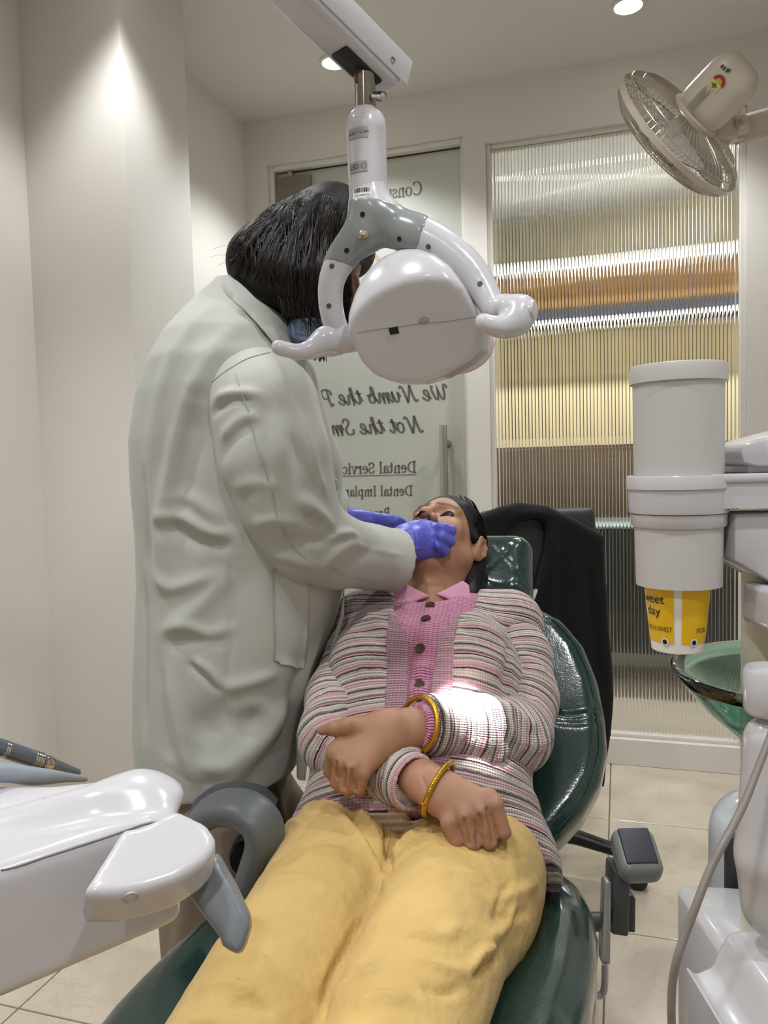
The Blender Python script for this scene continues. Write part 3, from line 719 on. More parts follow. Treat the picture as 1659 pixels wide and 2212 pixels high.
# lamp head
hc = P(900, 690, 1.035)
ux = nrm(P(1062, 676, YR + .02) - P(742, 728, YL)); uz = nrm(UZ - ux * (UZ @ ux)); uy = np.cross(uz, ux)
def loc2(x, y): q = P(x, y, 1.035) - hc; return (q @ ux, q @ uz)
out = [(872, 541), (915, 545), (955, 562), (992, 592), (1024, 636), (1046, 684), (1056, 720), (1050, 756), (1022, 780), (960, 812), (905, 824), (838, 822), (798, 806), (774, 778), (762, 744), (752, 716), (752, 680), (768, 632), (795, 586), (830, 555)]
hp = [poly2([loc2(x, y) for x, y in out], hc, ux, uz, .075, .03, .004),
      inter(ell(hc + uy * .035 - uz * .012, (.135, .098, .13), np.stack([ux, uy, uz])), .014),
      plane(hc - uy * .030 - uz * .01, nrm(-uy * .86 - uz * .46 + ux * .10), .003)]
sh2 = Sheet(hp, hc - .17, hc + .17, .0032, 3); head = sh2.obj('lamp_head', M_gloss, lamp)
seam = sh2.line([(748, 727), (800, 720), (900, 706), (1000, 694), (1032, 690)], 6)
ob('seam', *tube(seam, .00045, 5, (0, 1, 0)), mat('seam_grey', '7d7b7e', .6), head)
def sticker(s, x, y, w, h, rot=0.0, off=.0006):
    p = s.at(x, y); n_ = s.N[np.argmin(((s.V - p) ** 2).sum(1))]
    e1 = nrm(ux - n_ * (ux @ n_)); e2 = np.cross(n_, e1); e2 = e2 if e2[2] > 0 else -e2
    e1, e2 = e1 * math.cos(rot) + e2 * math.sin(rot), e2 * math.cos(rot) - e1 * math.sin(rot)
    return lambda u, v, o=off: p + n_ * o + e1 * u + e2 * v
fm = sticker(sh2, 849, 719, 1, 1)
MB().add([fm(u, v, o) for o in (.0, .0012) for u, v in ((-.006, -.0045), (.006, -.0045), (.006, .0045), (-.006, .0045))], QB).build('sensor_window', M_black, head)
fm = sticker(sh2, 911, 696, 1, 1, off=.0012)
tt = np.linspace(0, 2 * math.pi, 41)[:-1]
ob('inspection_stamp', [fm(.0062 * s_ * math.cos(q), .0046 * s_ * math.sin(q)) for s_ in (1, .9) for q in tt], [(i, (i + 1) % 40, 40 + (i + 1) % 40, 40 + i) for i in range(40)], M_print, head, smooth=False)
printed('QC', .0034, lambda u, v: fm(u, v + .0016), M_print, head); printed('PASSED', .0028, lambda u, v: fm(u, v - .0012), M_print, head)
# lens cover under the far side of the head
lc = P(985, 748, 1.09)
ls = Sheet([ell(lc, (.055, .03, .040), np.stack([ux, uy, uz]), .005)], lc - .08, lc + .08, .004, 2)
ls.obj('lens_cover', mat('pink_lens', 'd6c3cb', .15, coat=.4), lamp)
# pivot barrels and handles
jl0, jl1 = P(716, 737, YL), P(764, 729, YL - .005)
MB().add(*lathe(jl0, jl1 - jl0, [(.019, 0), (.0205, .0015), (.0205, .012), (.0195, .013), (.0195, .034)], 32)).build('pivot_barrel', M_gloss, lamp)
jr0, jr1 = P(1050, 668, YR + .01), P(1095, 668, YR)
MB().add(*lathe(jr0, jr1 - jr0, [(.017, 0), (.0175, .012), (.019, .013), (.019, .03)], 32)).build('pivot_barrel', M_gloss, lamp)
q = [(600, 750, 1.06, 15), (625, 757, 1.06, 14), (650, 760, 1.06, 15), (678, 752, 1.065, 20), (704, 736, 1.07, 29), (718, 737, YL, 31)]
q = catmull(q, 5); s_ = Sheet(chain([P(*v[:3]) for v in q], [pxm(v[3], v[2]) for v in q], .004), (-.2, .98, 1.22), (-.03, 1.14, 1.42), .003, 3)
s_.obj('handle', M_gloss, lamp)
q = [(1042, 695, .955, 17), (1068, 705, .955, 19), (1095, 705, .955, 23), (1118, 690, .96, 31), (1122, 672, .965, 31)]
q = catmull(q, 5); s_ = Sheet(chain([P(*v[:3]) for v in q], [pxm(v[3], v[2]) for v in q], .004) + [rc(P(1098, 664, .97), P(1132, 668, .965), pxm(27, .97), pxm(26, .97), .01)], (.08, .87, 1.25), (.24, 1.06, 1.45), .003, 3)
hr = s_.obj('handle', M_gloss, lamp)
MB().add(*lathe(P(1146, 671, .955), (.9, -.4, 0), [(.0125, -.012), (.013, 0.003), (.012, .0055), (.004, .006)], 24, sx=1)).build('end_cap', M_gloss, hr)
# the lamp's own beam
aim = P(1008, 1536, 1.20); src = hc - uz * .07 + uy * .06
L = bpy.data.lights.new('lamp_beam', 'SPOT'); L.energy = 420; L.spot_size = math.radians(8.8); L.spot_blend = 0.25; L.shadow_soft_size = 0.03; L.color = (1, .97, 1)
lo_ = bpy.data.objects.new('lamp_beam', L); COL.objects.link(lo_); lo_.location = Vector(src + nrm(aim - src) * .05)
lo_.rotation_euler = Vector(aim - src).to_track_quat('-Z', 'Y').to_euler(); _par(lo_, lamp)
# ================================================================== WALL FAN
FY = 2.05
fc = P(1466, 288, FY); tow = -nrm(ray(1466, 288)); uimg = nrm(0.70 * _R + 0.714 * _U); uimg = nrm(uimg - tow * (uimg @ tow))
al = math.radians(13); fr = uimg * math.cos(al) + tow * math.sin(al)      # rear normal of the fan
e1 = nrm(np.cross(fr, tow)); e2 = np.cross(fr, e1)
M_fan = mat('fan_cream_plastic', 'c9c0b0', 0.3, coat=.15)
M_wire = mat('fan_wire', 'b9b1a4', 0.3, metal=.6)
fan = thing('wall_fan', fc, 'cream oscillating wall fan tilted downward above the ribbed glass', 'fan')
FR = .203
def guard(sign, name, rin):
    m = MB(); prof = [(rin, .052), (.07, .050), (.12, .046), (.165, .037), (.19, .022), (.2, 0.002)]
    if rin < .05: prof = [(.05, .056), (.09, .054), (.13, .049), (.17, .038), (.192, .022), (.2, .002)]
    for k in range(72):
        q = 2 * math.pi * k / 72
        tw = 0.16
        pts = [fc + (e1 * math.cos(q + tw * (r_ / .2)) + e2 * math.sin(q + tw * (r_ / .2))) * r_ + fr * sign * h_ for r_, h_ in prof]
        m.add(*tube(pts, .00115, 4))
    for r_, h_ in (prof[1], prof[3], prof[4]):
        t_ = np.linspace(0, 2 * math.pi, 49)[:-1]
        m.add(*tube([fc + (e1 * math.cos(q) + e2 * math.sin(q)) * r_ + fr * sign * h_ for q in t_], .0015, 5, close=True))
    return m.build(name, M_wire, fan)
guard(1, 'rear_guard', .06); guard(-1, 'front_guard', .04)
t_ = np.linspace(0, 2 * math.pi, 65)[:-1]
MB().add(*loft([[fc + (e1 * math.cos(q) + e2 * math.sin(q)) * (.2 + dr) + fr * dh for dr, dh in ((0, -.008), (.005, -.007), (.005, .007), (0, .008), (-.002, 0))] for q in t_], close=True)).build('guard_rim', M_fan, fan)
badge = MB().add(*lathe(fc - fr * .055, -fr, [(.05, -.004), (.05, .002), (.045, .005), (.01, .006)], 32)).build('badge', M_fan, fan)
MB().add(*lathe(fc - fr * .061, -fr, [(.034, -.001), (.034, .0005)], 24)).build('badge_print', mat('badge_dark', '55504a', .5), badge)
hubf = MB().add(*lathe(fc - fr * .03, fr, [(.02, 0), (.034, .006), (.036, .03), (.036, .06)], 24)).build('hub', M_fan, fan)
for k in range(3):
    q0 = 2 * math.pi * k / 3 + .5; grid = []
    for i in range(7):
        r_ = .03 + .15 * i / 6; row = []
        for j in range(7):
            u = j / 6 - .5; w_ = (.35 + 1.15 * math.sin(min(1, i / 5.2) * math.pi * .55)) * .62 * (1 - .25 * max(0, i - 4.5))
            q = q0 + u * w_ * 1.7 + .12 * i / 6
            row.append(fc + (e1 * math.cos(q) + e2 * math.sin(q)) * r_ + fr * (u * .045 * (1 - .3 * i / 6) - .005))
        grid.append(row)
    V = [p for r_ in grid for p in r_] + [p + fr * .002 for r_ in grid for p in r_]
    Fc = [(i * 7 + j, i * 7 + j + 1, (i + 1) * 7 + j + 1, (i + 1) * 7 + j) for i in range(6) for j in range(6)]
    Fc += [tuple(x + 49 for x in f[::-1]) for f in Fc]
    ob('blade', V, Fc, mat('fan_blade', 'cfcac2', .25, coat=.3), fan)
# motor housing
mo = [rb(fc + fr * .125, (.066, .066, .082), .045, np.stack([e1, e2, fr]), .01)]
s_ = Sheet(mo, fc - .3, fc + .3, .006, 3); motor = s_.obj('motor_housing', M_fan, fan)
MB().add(*lathe(fc + fr * .045, fr, [(.05, 0), (.07, .006), (.071, .014), (.066, .018)], 40)).build('collar', M_fan, fan)
def onm(x, y, o=.001):
    p = s_.at(x, y); n_ = s_.N[np.argmin(((s_.V - p) ** 2).sum(1))]
    a2 = nrm(fr - n_ * (fr @ n_)); a1 = np.cross(a2, n_)
    return lambda u, v, oo=o: p + n_ * oo + a1 * u + a2 * v
fm = onm(1545, 182, .0018)
tt = np.linspace(0, math.pi, 17)
for r0_, r1_, c_ in ((.009, .017, 'a53a34'), (0.0, .009, 'c8a94a')):
    ob('rating_sticker', [fm(r_ * math.cos(q), r_ * math.sin(q)) for r_ in (r0_, r1_) for q in tt], [(i, i + 1, 18 + i, 17 + i) for i in range(16)], mat('sticker_' + c_, c_, .5), motor, smooth=False)
ob('yellow_sticker', [fm(u, v, .0012) for u, v in ((-.015, -.018), (.013, -.018), (.013, .0), (-.015, .0))], [(0, 1, 2, 3)], mat('sticker_yellow', 'cfcb8a', .5), motor, smooth=False)
ob('sticker_mark', [fm(u, v, .0022) for u, v in ((-.010, -.011), (.006, -.011), (.006, -.007), (-.010, -.007), (-.004, -.015), (0, -.015), (0, -.003), (-.004, -.003))], [(0, 1, 2, 3), (4, 5, 6, 7)], mat('sticker_olive', '6d7040', .5), motor, smooth=False)
fm = onm(1518, 205, .0018)
for k in range(5):
    u = -.012 + k * .0045
    ob('spec_line', [fm(u, v) for u, v in ((u, -.045), (u + .0016, -.045), (u + .0016, .012 - .004 * (k % 3)), (u, .012 - .004 * (k % 3)))], [(0, 1, 2, 3)], mat('spec_grey', '77726a', .6), motor, smooth=False)
for k in range(4):
    MB().add(*obox(onm(1538 + 16 + 6 * k, 146 + 4 * k)(0, 0, 0), e1, e2, fr, .0016, .004, .004)).build('vent_slot_shade', M_hole, motor)  # dark blocks stand in for the shade inside the vent slots
# pivot, arm, wall plate
pv = P(1578, 276, FY + .02)
s_ = Sheet([rb(P(1562, 285, FY + .01), (.03, .026, .028), .008, None, .01), rc(P(1545, 258, FY), P(1600, 272, FY + .02), .022, .026, .02)], pv - .12, pv + .12, .004, 2)
s_.obj('pivot_bracket', M_fan, fan)
MB().add(*lathe(P(1600, 265, FY - .02), (0, -1, 0), [(.016, 0), (.016, .012), (.013, .015)], 24)).build('pivot_knob', M_fan, fan)
MB().add(*lathe(P(1600, 265, FY - .036), (0, -1, 0), [(.006, 0), (.006, .004), (.002, .005)], 8)).build('screw', M_chrome, fan)
pw_ = RM(0.995, 2.02, 0); pw_ = np.array((pw_[0], pw_[1], P(1620, 272, FY + .03)[2]))
q = np.array([P(1590, 274, FY + .02), P(1640, 270, FY + .03), pw_ - RX * .06, pw_])
MB().add(*tube(catmull(q, 4), np.linspace(.03, .042, 13), 16, rad2=np.linspace(.032, .042, 13), p=3.5)).build('wall_arm', M_fan, fan)
MB().add(*obox(pw_ - RX * .008, RX, RN, UZ, .012, .06, .08)).build('wall_plate', M_fan, fan, bevel=.006)

# ================================================================== RIGHT-HAND UNIT (cuspidor)
M_unit = mat('unit_white', 'c1bfc2', 0.22, coat=.2)
M_cupd = mat('dispenser_white', 'bebcba', 0.4)
UY = .80
uc = P(1465, 1000, UY); cxx, cyy = uc[0], uc[1] + .0
zu = lambda y, Y=UY, x=1465: float(P(x, y, Y)[2])
unit = thing('cuspidor_unit', (cxx + .2, cyy, 0), 'white dental side unit with cup shelf and spittoon arm at the right edge', 'dental unit')
# shelf with collar
ztop, zbot = zu(1026), zu(1108)
MB().add(*lathe((cxx, cyy, zbot), UZ, [(.0455, 0), (.0490, .001), (.0498, .004), (.0500, ztop - zbot - .014), (.0520, ztop - zbot - .0135), (.0522, ztop - zbot - .003), (.051, ztop - zbot), (.0455, ztop - zbot)], 48)).add(
    *obox((cxx + .20, cyy + .012, (ztop + zbot) / 2 + .003), (1, 0, 0), (0, 1, 0), UZ, .20, .052, (ztop - zbot) / 2 - .003)).build('shelf', M_unit, unit, auto=40)
MB().add(*obox((cxx + .18, cyy - .035, ztop - .004), (1, 0, 0), (0, 1, 0), UZ, .165, .008, .0045)).build('shelf_rail', M_unit, unit, bevel=.003)
MB().add(*lathe((cxx, cyy, zu(1136)), UZ, [(.0455, 0), (.047, .002), (.0475, zbot - zu(1136))], 48)).build('shelf_collar', M_unit, unit)
# wedge bracket under the shelf
bp_ = [(cxx + .045, zbot), (cxx + .4, zbot), (cxx + .4, zbot - .26), (cxx + .045, zu(1215) + .004)]
MB().add(*prism([np.array((x, cyy - .03, z)) for x, z in bp_], (0, 1, 0), .07)).build('bracket', M_unit, unit, bevel=.004)
# cup dispenser tube
dsp = thing('cup_dispenser', (cxx, cyy, zu(1262)), 'tall white round cup dispenser standing through the unit shelf', 'dispenser')
MB().add(*lathe((cxx, cyy, zu(1262)), UZ, [(.0415, .0), (.0425, 0.0), (.0430, .02), (.0440, zu(1130) - zu(1262)), (.0448, zu(850) - zu(1262)), (.0452, zu(812) - zu(1262)), (.040, zu(808) - zu(1262))], 56)).build('tube', M_cupd, dsp)
MB().add(*lathe((cxx, cyy, zu(829)), UZ, [(.0455, 0), (.0478, .0005), (.0482, .014), (.0470, .018), (.0463, .0185), (.02, .0185)], 56)).build('lid', M_cupd, dsp)
# paper cup hanging out of the tube
cup = thing('paper_cup', (cxx - .0025, cyy, zu(1400)), 'yellow and white printed paper cup hanging below the dispenser', 'cup')
ccx = cxx - .0015; cz0 = zu(1402); cz1 = zu(1240); ch_ = cz1 - cz0
rcup = lambda h_: .0258 + (.0338 - .0258) * h_ / ch_
M_cupw = mat('cup_paper_white', 'e6e2dc', .55)
n = 48
MB().add(*lathe((ccx, cyy, cz0), UZ, [(.0235, .002), (.0245, 0), (.0258, .001), (rcup(ch_ * .5), ch_ * .5), (rcup(ch_), ch_), (rcup(ch_) - .001, ch_)], n)).build('cup_body', M_cupw, cup)
def cupm(ang0, z0, off): return lambda u, v: np.array((ccx + (rcup(z0 + v) + off) * math.sin(ang0 + u / .03), cyy - (rcup(z0 + v) + off) * math.cos(ang0 + u / .03), cz0 + z0 + v))
M_yel = mat('cup_yellow', 'e3b410', .45)
for q0, q1, nm in ((-1.95, -.47, 'yellow_panel'), (-.21, 1.15, 'yellow_panel')):
    V, Fc = [], []; K = 14
    for i in range(K + 1):
        for h_ in (.011, .03, .05, ch_ - .001):
            fm = cupm(q0 + (q1 - q0) * i / K, h_, .0004); V.append(fm(0, 0))
    for i in range(K):
        for j in range(3): Fc.append((i * 4 + j, (i + 1) * 4 + j, (i + 1) * 4 + j + 1, i * 4 + j + 1))
    ob(nm, V, Fc, M_yel, cup)
zz = lambda y: zu(y) - cz0
ob('white_blob', [cupm(-1.7 + .55 * (1 if i in (1, 2) else 0) * (.8 if i == 1 else 1), zz(1270 if i > 1 else 1318), .0008)(0, 0) for i in range(4)], [(0, 1, 2, 3)], M_cupw, cup, smooth=False)
printed('sweet', .0135, cupm(-1.30, zz(1287), .0012), M_print, cup); printed('day', .0135, cupm(-1.22, zz(1313), .0012), M_print, cup)
printed('LIFE IN SWEET', .0072, cupm(-1.08, zz(1350), .0012), M_print, cup, sx=.72); printed('FOR', .0072, cupm(.55, zz(1352), .0012), M_print, cup)
for ang in (-.80, .24):
    fm = cupm(ang, zz(1376), .001)
    ob('round_icon', [fm(r_ * math.cos(q), r_ * math.sin(q)) for r_ in (.0001, .0042) for q in np.linspace(0, 2 * math.pi, 21)[:-1]], [(i, (i + 1) % 20, 20 + (i + 1) % 20, 20 + i) for i in range(20)], M_cupw, cup, smooth=False)
    fm = cupm(ang, zz(1376), .0014)
    ob('icon_mark', [fm(r_ * math.cos(q), r_ * math.sin(q)) for r_ in (.0001, .0026) for q in np.linspace(0, 2 * math.pi, 13)[:-1]], [(i, (i + 1) % 12, 12 + (i + 1) % 12, 12 + i) for i in range(12)], M_print, cup, smooth=False)
# tool head block on the shelf
hx0, hx1 = P(1558, 980, UY + .03)[0], P(1558, 980, UY + .03)[0] + .2
za, zb_ = zu(1022, UY + .03, 1600), zu(965, UY + .03, 1560)
pl = [(hx0, zu(975, UY + .03, 1560)), (hx0 + .006, zu(962, UY + .03, 1560)), (hx0 + .02, zu(955, UY + .03, 1570)), (hx1, zu(905, UY + .03, 1659) + .02), (hx1, zu(992, UY + .03)), (hx0 + .02, zu(1012, UY + .03)), (hx0 + .003, zu(1003, UY + .03))]
MB().add(*prism([np.array((x, cyy - .015, z)) for x, z in pl], (0, 1, 0), .09)).build('control_head', M_unit, unit, bevel=.005)
MB().add(*prism([np.array((x, cyy - .005, z)) for x, z in ((hx0 + .012, zu(1008, UY + .03)), (hx1, zu(990, UY + .03)), (hx1, ztop), (hx0 + .012, ztop))], (0, 1, 0), .07)).build('head_base', M_unit, unit, bevel=.002)
# columns and lower housings at the right edge
MB().add(*lathe((P(1700, 1400, .80)[0], .82, .25), UZ, [(.036, 0), (.036, .78)], 32)).build('column', mat('cream_tube', 'cfcbb9', .35), unit)
MB().add(*prism([P(x, y, .80) for x, y in ((1601, 1330), (1604, 1262), (1615, 1254), (1700, 1262), (1800, 1275), (1800, 1380), (1660, 1352), (1610, 1345))], (0, -1, 0), .07)).build('swivel_head', M_unit, unit, bevel=.006)
# bowl ring clip
rp = [P(1614 + 50 * (1 - math.cos(q)), 1505 + 18 * math.sin(q), .70 + .0 * q) for q in np.linspace(-1.2, 1.2, 9)]
kx, ky = P(1668, 1500, .72)[0], .72
MB().add(*lathe((kx, ky, zu(1556, .70, 1640)), UZ, [(.0235, 0), (.0255, .004), (.0255, zu(1456, .70, 1640) - zu(1556, .70, 1640) - .003), (.0235, zu(1456, .70, 1640) - zu(1556, .70, 1640)), (.021, zu(1470, .70, 1640) - zu(1556, .70, 1640))], 32)).build('instrument_holder', M_unit, unit)
# glass spittoon bowl
br = .150; bz = zu(1462, .86, 1500)
bx = P(1469, 1455, .86)[0] + br; by = .86
bowl = thing('spittoon_bowl', (bx, by, bz - .1), 'green tinted glass spittoon bowl at the right edge', 'bowl')
prof = [(.02, -.098), (.05, -.092), (.09, -.070), (.12, -.040), (.138, -.016), (.150, 0.0)]
inner = [(r_ - .006, h_ + .005) for r_, h_ in prof[::-1]]; 
prof2 = prof + [(.1505, .0035), (.148, .0055), (.145, .005)] + inner + [(.0, -.090)]
MB().add(*lathe((bx, by, bz), UZ, [(0.0, -.1)] + prof2, 72)).build('glass', mat('bowl_glass', 'a9d6c8', .02, trans=1.0, ior=1.5), bowl, auto=80)
MB().add(*lathe((bx + .0, by, bz - .16), UZ, [(.05, 0), (.052, .01), (.045, .04), (.03, .059)], 32)).build('bowl_seat', mat('teal_plastic', 'a9cfc8', .3), unit)
# lower body: rounded blue-white canister, column, boxes
bb = thing('unit_canister', P(1600, 1900, 1.0), 'rounded pale blue canister behind the lower right unit column', 'canister')
q = P(1624, 1872, 1.02)
s_ = Sheet([rb(q + np.array((.03, 0, -.05)), (.085, .06, .155), .06, None, .01)], q - .3, q + .3, .007, 2)
s_.obj('canister_body', mat('pale_blue_plastic', 'c3ccd0', .15, coat=.3), bb)
MB().add(*obox(P(1583, 1875, .945), (1, 0, 0), (0, 1, 0), UZ, .007, .012, .045)).build('latch', mat('dark_latch', '34373c', .4), bb, bevel=.003)
s_ = Sheet([rc(P(1668, 1600, .72), P(1666, 1850, .72), .026, .032, .005), rc(P(1664, 1850, .72), P(1666, 1960, .72), .031, .028, .008)], P(1650, 1760, .72) - np.array((.08, .08, .25)), P(1650, 1760, .72) + np.array((.09, .08, .2)), .005, 2)
s_.obj('lower_column', M_unit, unit)
MB().add(*prism([P(x, y, .92) for x, y in ((1459, 1925), (1464, 1910), (1480, 1907), (1700, 1920), (1700, 2420), (1462, 2420))], (0, -1, 0), .13)).build('lower_body', M_unit, unit, bevel=.008)
pl = [(1478, 2080), (1500, 2100), (1535, 2085), (1555, 2040), (1570, 2015), (1590, 2008), (1720, 2003), (1720, 2450), (1490, 2450), (1482, 2200)]
MB().add(*prism([P(x, y, .76) for x, y in pl], (0, -1, 0), .13)).build('front_housing', M_unit, unit, bevel=.009, seg=3)
MB().add(*obox((cxx + .28, cyy + .03, .13), (1, 0, 0), (0, 1, 0), UZ, .17, .12, .13)).build('unit_base', M_unit, unit, bevel=.02, seg=3)
# suction hose
hq = [(1680, 1545, .66), (1659, 1604, .64), (1634, 1668, .62), (1607, 1737, .60), (1572, 1805, .58), (1534, 1878, .57), (1504, 1955, .56), (1481, 2017, .555), (1463, 2070, .55), (1452, 2130, .55), (1451, 2212, .55), (1460, 2330, .56), (1500, 2420, .6)]
ob('suction_hose', *tube(catmull([P(*v) for v in hq], 5), .0031, 12), mat('hose_grey', '7d7671', .35), None, label='thin grey suction hose hanging along the right unit', cat='hose')

# ================================================================== LEFT INSTRUMENT TRAY
TZ = .87
def tz(x, y, z=TZ): return PZ(x, y, z)
tray = thing('instrument_tray', tz(230, 1780), 'white instrument delivery tray with grey pull handle at the lower left', 'dental unit')
top = [(0, 1872), (180, 1812), (351, 1756), (384, 1742), (368, 1722), (335, 1700), (290, 1686), (240, 1678), (120, 1690), (0, 1690)]
pt3 = [tz(*p) for p in top] ; left = [np.array((-.62, .70, TZ)), np.array((-.55, .36, TZ))]
org = np.array((0, 0, TZ - .05)); poly = [(p[0], p[1]) for p in pt3 + left]
# body as a rounded extrusion of the plan outline
lowb = poly2(poly, org, np.array((1., 0, 0)), np.array((0, 1., 0)), .050, .010, .004)
ops = [lowb, sub(rb(tz(60, 1745, TZ + .006), (.13, .035, .012), .008, np.stack([nrm((1, .35, 0)), nrm((-.35, 1, 0)), UZ])), .008),
       rc(tz(-40, 1800, TZ - .006), tz(300, 1712, TZ - .004), .014, .016, .02), ell(tz(312, 1722, TZ - .006), (.035, .03, .016), None, .02)]
s_ = Sheet(ops, (-.66, .33, .75), (-.1, .82, .9), .0045, 3)
tb = s_.obj('tray_body', M_unit, tray)
ob('seam', *tube(s_.seam([(4, 1878), (120, 1842), (240, 1803), (340, 1770)], 6, .0002), .0009, 5), mat('seam_grey2', '77757a', .6), tb)
s_ = Sheet([ell(tz(290, 1692, TZ + .006), (.030, .014, .006), np.stack([nrm((1, -.35, 0)), nrm((.35, 1, 0)), UZ]), .003)], tz(290, 1690) - .05, tz(290, 1690) + .05, .0025, 2)
s_.obj('touch_pad', M_unit, tray)
# handle block: fan-shaped plate
bt = [(266, 1786), (300, 1783), (345, 1762), (378, 1744), (410, 1758), (448, 1777), (468, 1806), (467, 1832), (445, 1858), (415, 1878), (380, 1898), (318, 1918), (250, 1930), (187, 1930), (178, 1924)]
bz0 = TZ + .0
nb_ = nrm(np.array((.22, -.42, .88)))                 # the top of the block leans towards the camera
bo = tz(350, 1820, TZ - .002)
def onpl(x, y):
    d = ray(x, y); return EYE + d * (((bo - EYE) @ nb_) / (d @ nb_))
exx = nrm(np.array((1., 0, 0)) - nb_ * nb_[0]); ezz = np.cross(nb_, exx)
cc = bo - nb_ * .019
blk = [poly2([((onpl(x, y) - bo) @ exx, (onpl(x, y) - bo) @ ezz) for x, y in bt], cc, exx, ezz, .019, .006, .003)]
s_ = Sheet(blk, bo - .12, bo + .12, .003, 2); hb_ = s_.obj('handle_block', M_unit, tray)
p = s_.at(288, 1944); nn = s_.N[np.argmin(((s_.V - p) ** 2).sum(1))]
MB().add(*lathe(p - nn * .004, nn, [(.0055, 0), (.0055, .0045), (.0045, .0047), (.004, .001)], 16)).build('screw_recess', mat('recess_grey', 'aaa7a9', .4), hb_)
hpts = [(404, 1926), (440, 1893), (470, 1838), (508, 1905), (541, 1975), (544, 1998), (533, 2035), (524, 2056), (512, 2062), (483, 2044), (478, 2026), (440, 1975)]
yy = lambda x, y: .615 - .04 * (y - 1836) / 220
pc = [P(x, y, yy(x, y)) for x, y in hpts]; c0 = np.mean(pc, 0); nh = nrm(np.cross(pc[4] - pc[0], pc[8] - pc[0])); nh = nh if nh[1] < 0 else -nh
ex = nrm(np.array((1., 0, 0)) - nh * nh[0]); ez = np.cross(nh, ex)
s_ = Sheet([poly2([((p - c0) @ ex, (p - c0) @ ez) for p in pc], c0, ex, ez, .013, .007, .003)], c0 - .09, c0 + .09, .0028, 2)
s_.obj('pull_handle', mat('handle_grey', '74797d', .3, coat=.1), tray)
# handpieces lying on the tray
M_hp = mat('handpiece_grey', '6b727b', .25, metal=.5)
hA, hB = P(-60, 1595, .72), P(172, 1672, .80); L_ = np.linalg.norm(hB - hA); d_ = nrm(hB - hA)
hp1 = thing('handpiece', P(60, 1640, .75), 'dark grey metal dental handpiece lying on the tray, uppermost', 'handpiece')
MB().add(*lathe(hA, d_, [(.008, 0), (.0085, .004), (.0085, L_ * .45), (.0078, L_ * .6), (.0045, L_ * .98), (.002, L_)], 24)).build('barrel', M_hp, hp1)
for t_ in (.27, .29, .54, .56, .58, .60):
    MB().add(*lathe(hA + d_ * L_ * t_, d_, [(.0085, -.001), (.0089, 0), (.0085, .001)], 24)).build('grip_ring', M_chrome, hp1)
MB().add(*lathe(hA + d_ * L_ * .635, d_, [(.0076, 0), (.0080, .002), (.0076, .009), (.007, .010)], 24)).build('collar', M_chrome, hp1)
hA2 = [P(-60, 1672, .66), P(10, 1669, .68), P(70, 1677, .70), P(130, 1679, .73), P(185, 1683, .77)]
hp2 = thing('handpiece', P(60, 1675, .7), 'light grey rounded handpiece lying in front of the dark one', 'handpiece')
MB().add(*tube(catmull(hA2, 4), np.array([.0088] * 5 + [.0085] * 4 + [.008, .0075, .0065, .0055, .0045, .004, .0035, .0025]), 20)).build('barrel', mat('handpiece_light', '8d959e', .3), hp2)
MB().add(*tube([P(50, 1684, .70), P(110, 1687, .72), P(140, 1683, .74)], [.003, .0035, .002], 10)).build('trigger', M_hp, hp2)
# support arm under the tray
MB().add(*tube([np.array((-.42, .58, .79)), np.array((-.44, .58, .6)), np.array((-.5, .58, .3)), np.array((-.5, .58, 0.0))], .03, 16)).build('tray_post', M_unit, tray)
# ================================================================== STOOL WITH BLACK VEST (behind)
M_blk = mat('stool_black', '17171a', 0.35)
M_cloth = mat('black_wool', '08080a', 0.95, sheen=.04, bump=.4, bscale=900, var=.15, vscale=60)
SY = 2.08
sb = PZ(1100, 1872, 0.0); tip = PZ(1378, 1918, 0.0) - sb; q0 = math.atan2(tip[1], tip[0]); LEN = float(np.hypot(tip[0], tip[1]))
stool = thing('office_stool', (sb[0], sb[1], 0), 'black office chair with castors hidden behind the green dental chair', 'chair')
s0 = np.array((sb[0], sb[1], .0))
for k in range(5):
    q = q0 + math.radians(72 * k); d_ = np.array((math.cos(q), math.sin(q), 0))
    V = tube([s0 + d_ * .03 + UZ * .125, s0 + d_ * LEN * .55 + UZ * .115, s0 + d_ * LEN + UZ * .085], [.026, .022, .017], 12, rad2=[.024, .02, .014])
    leg = MB().add(*V).build('leg', M_blk, stool)
    MB().add(*lathe(s0 + d_ * LEN + np.cross(d_, UZ) * -.02 + UZ * .027, np.cross(d_, UZ), [(.02, 0), (.026, .004), (.026, .036), (.02, .04)], 20)).build('castor', M_blk, leg)
MB().add(*lathe(s0 + UZ * .08, UZ, [(.035, 0), (.035, .08), (.025, .081), (.025, .34)], 24)).build('gas_column', M_blk, stool)
s_ = Sheet([rb(s0 + UZ * .45, (.17, .17, .04), .035, None, .01)], s0 + np.array((-.3, -.3, .35)), s0 + np.array((.3, .3, .55)), .01, 2)
s_.obj('seat', M_blk, stool)
bk = P(1180, 1300, SY)
MB().add(*tube([s0 + UZ * .42 + (0, .1, 0), np.array((bk[0], SY + .06, .5)), np.array((bk[0], SY + .03, .9))], [.02, .02, .02], 12)).build('back_post', M_blk, stool)
s_ = Sheet([rb(np.array((bk[0] - .02, SY + .015, .83)), (.16, .022, .19), .02, None, .01)], np.array((bk[0] - .3, SY - .1, .5)), np.array((bk[0] + .3, SY + .15, 1.15)), .008, 2)
s_.obj('backrest', mat('stool_back_grey', '2e3133', .5), stool)
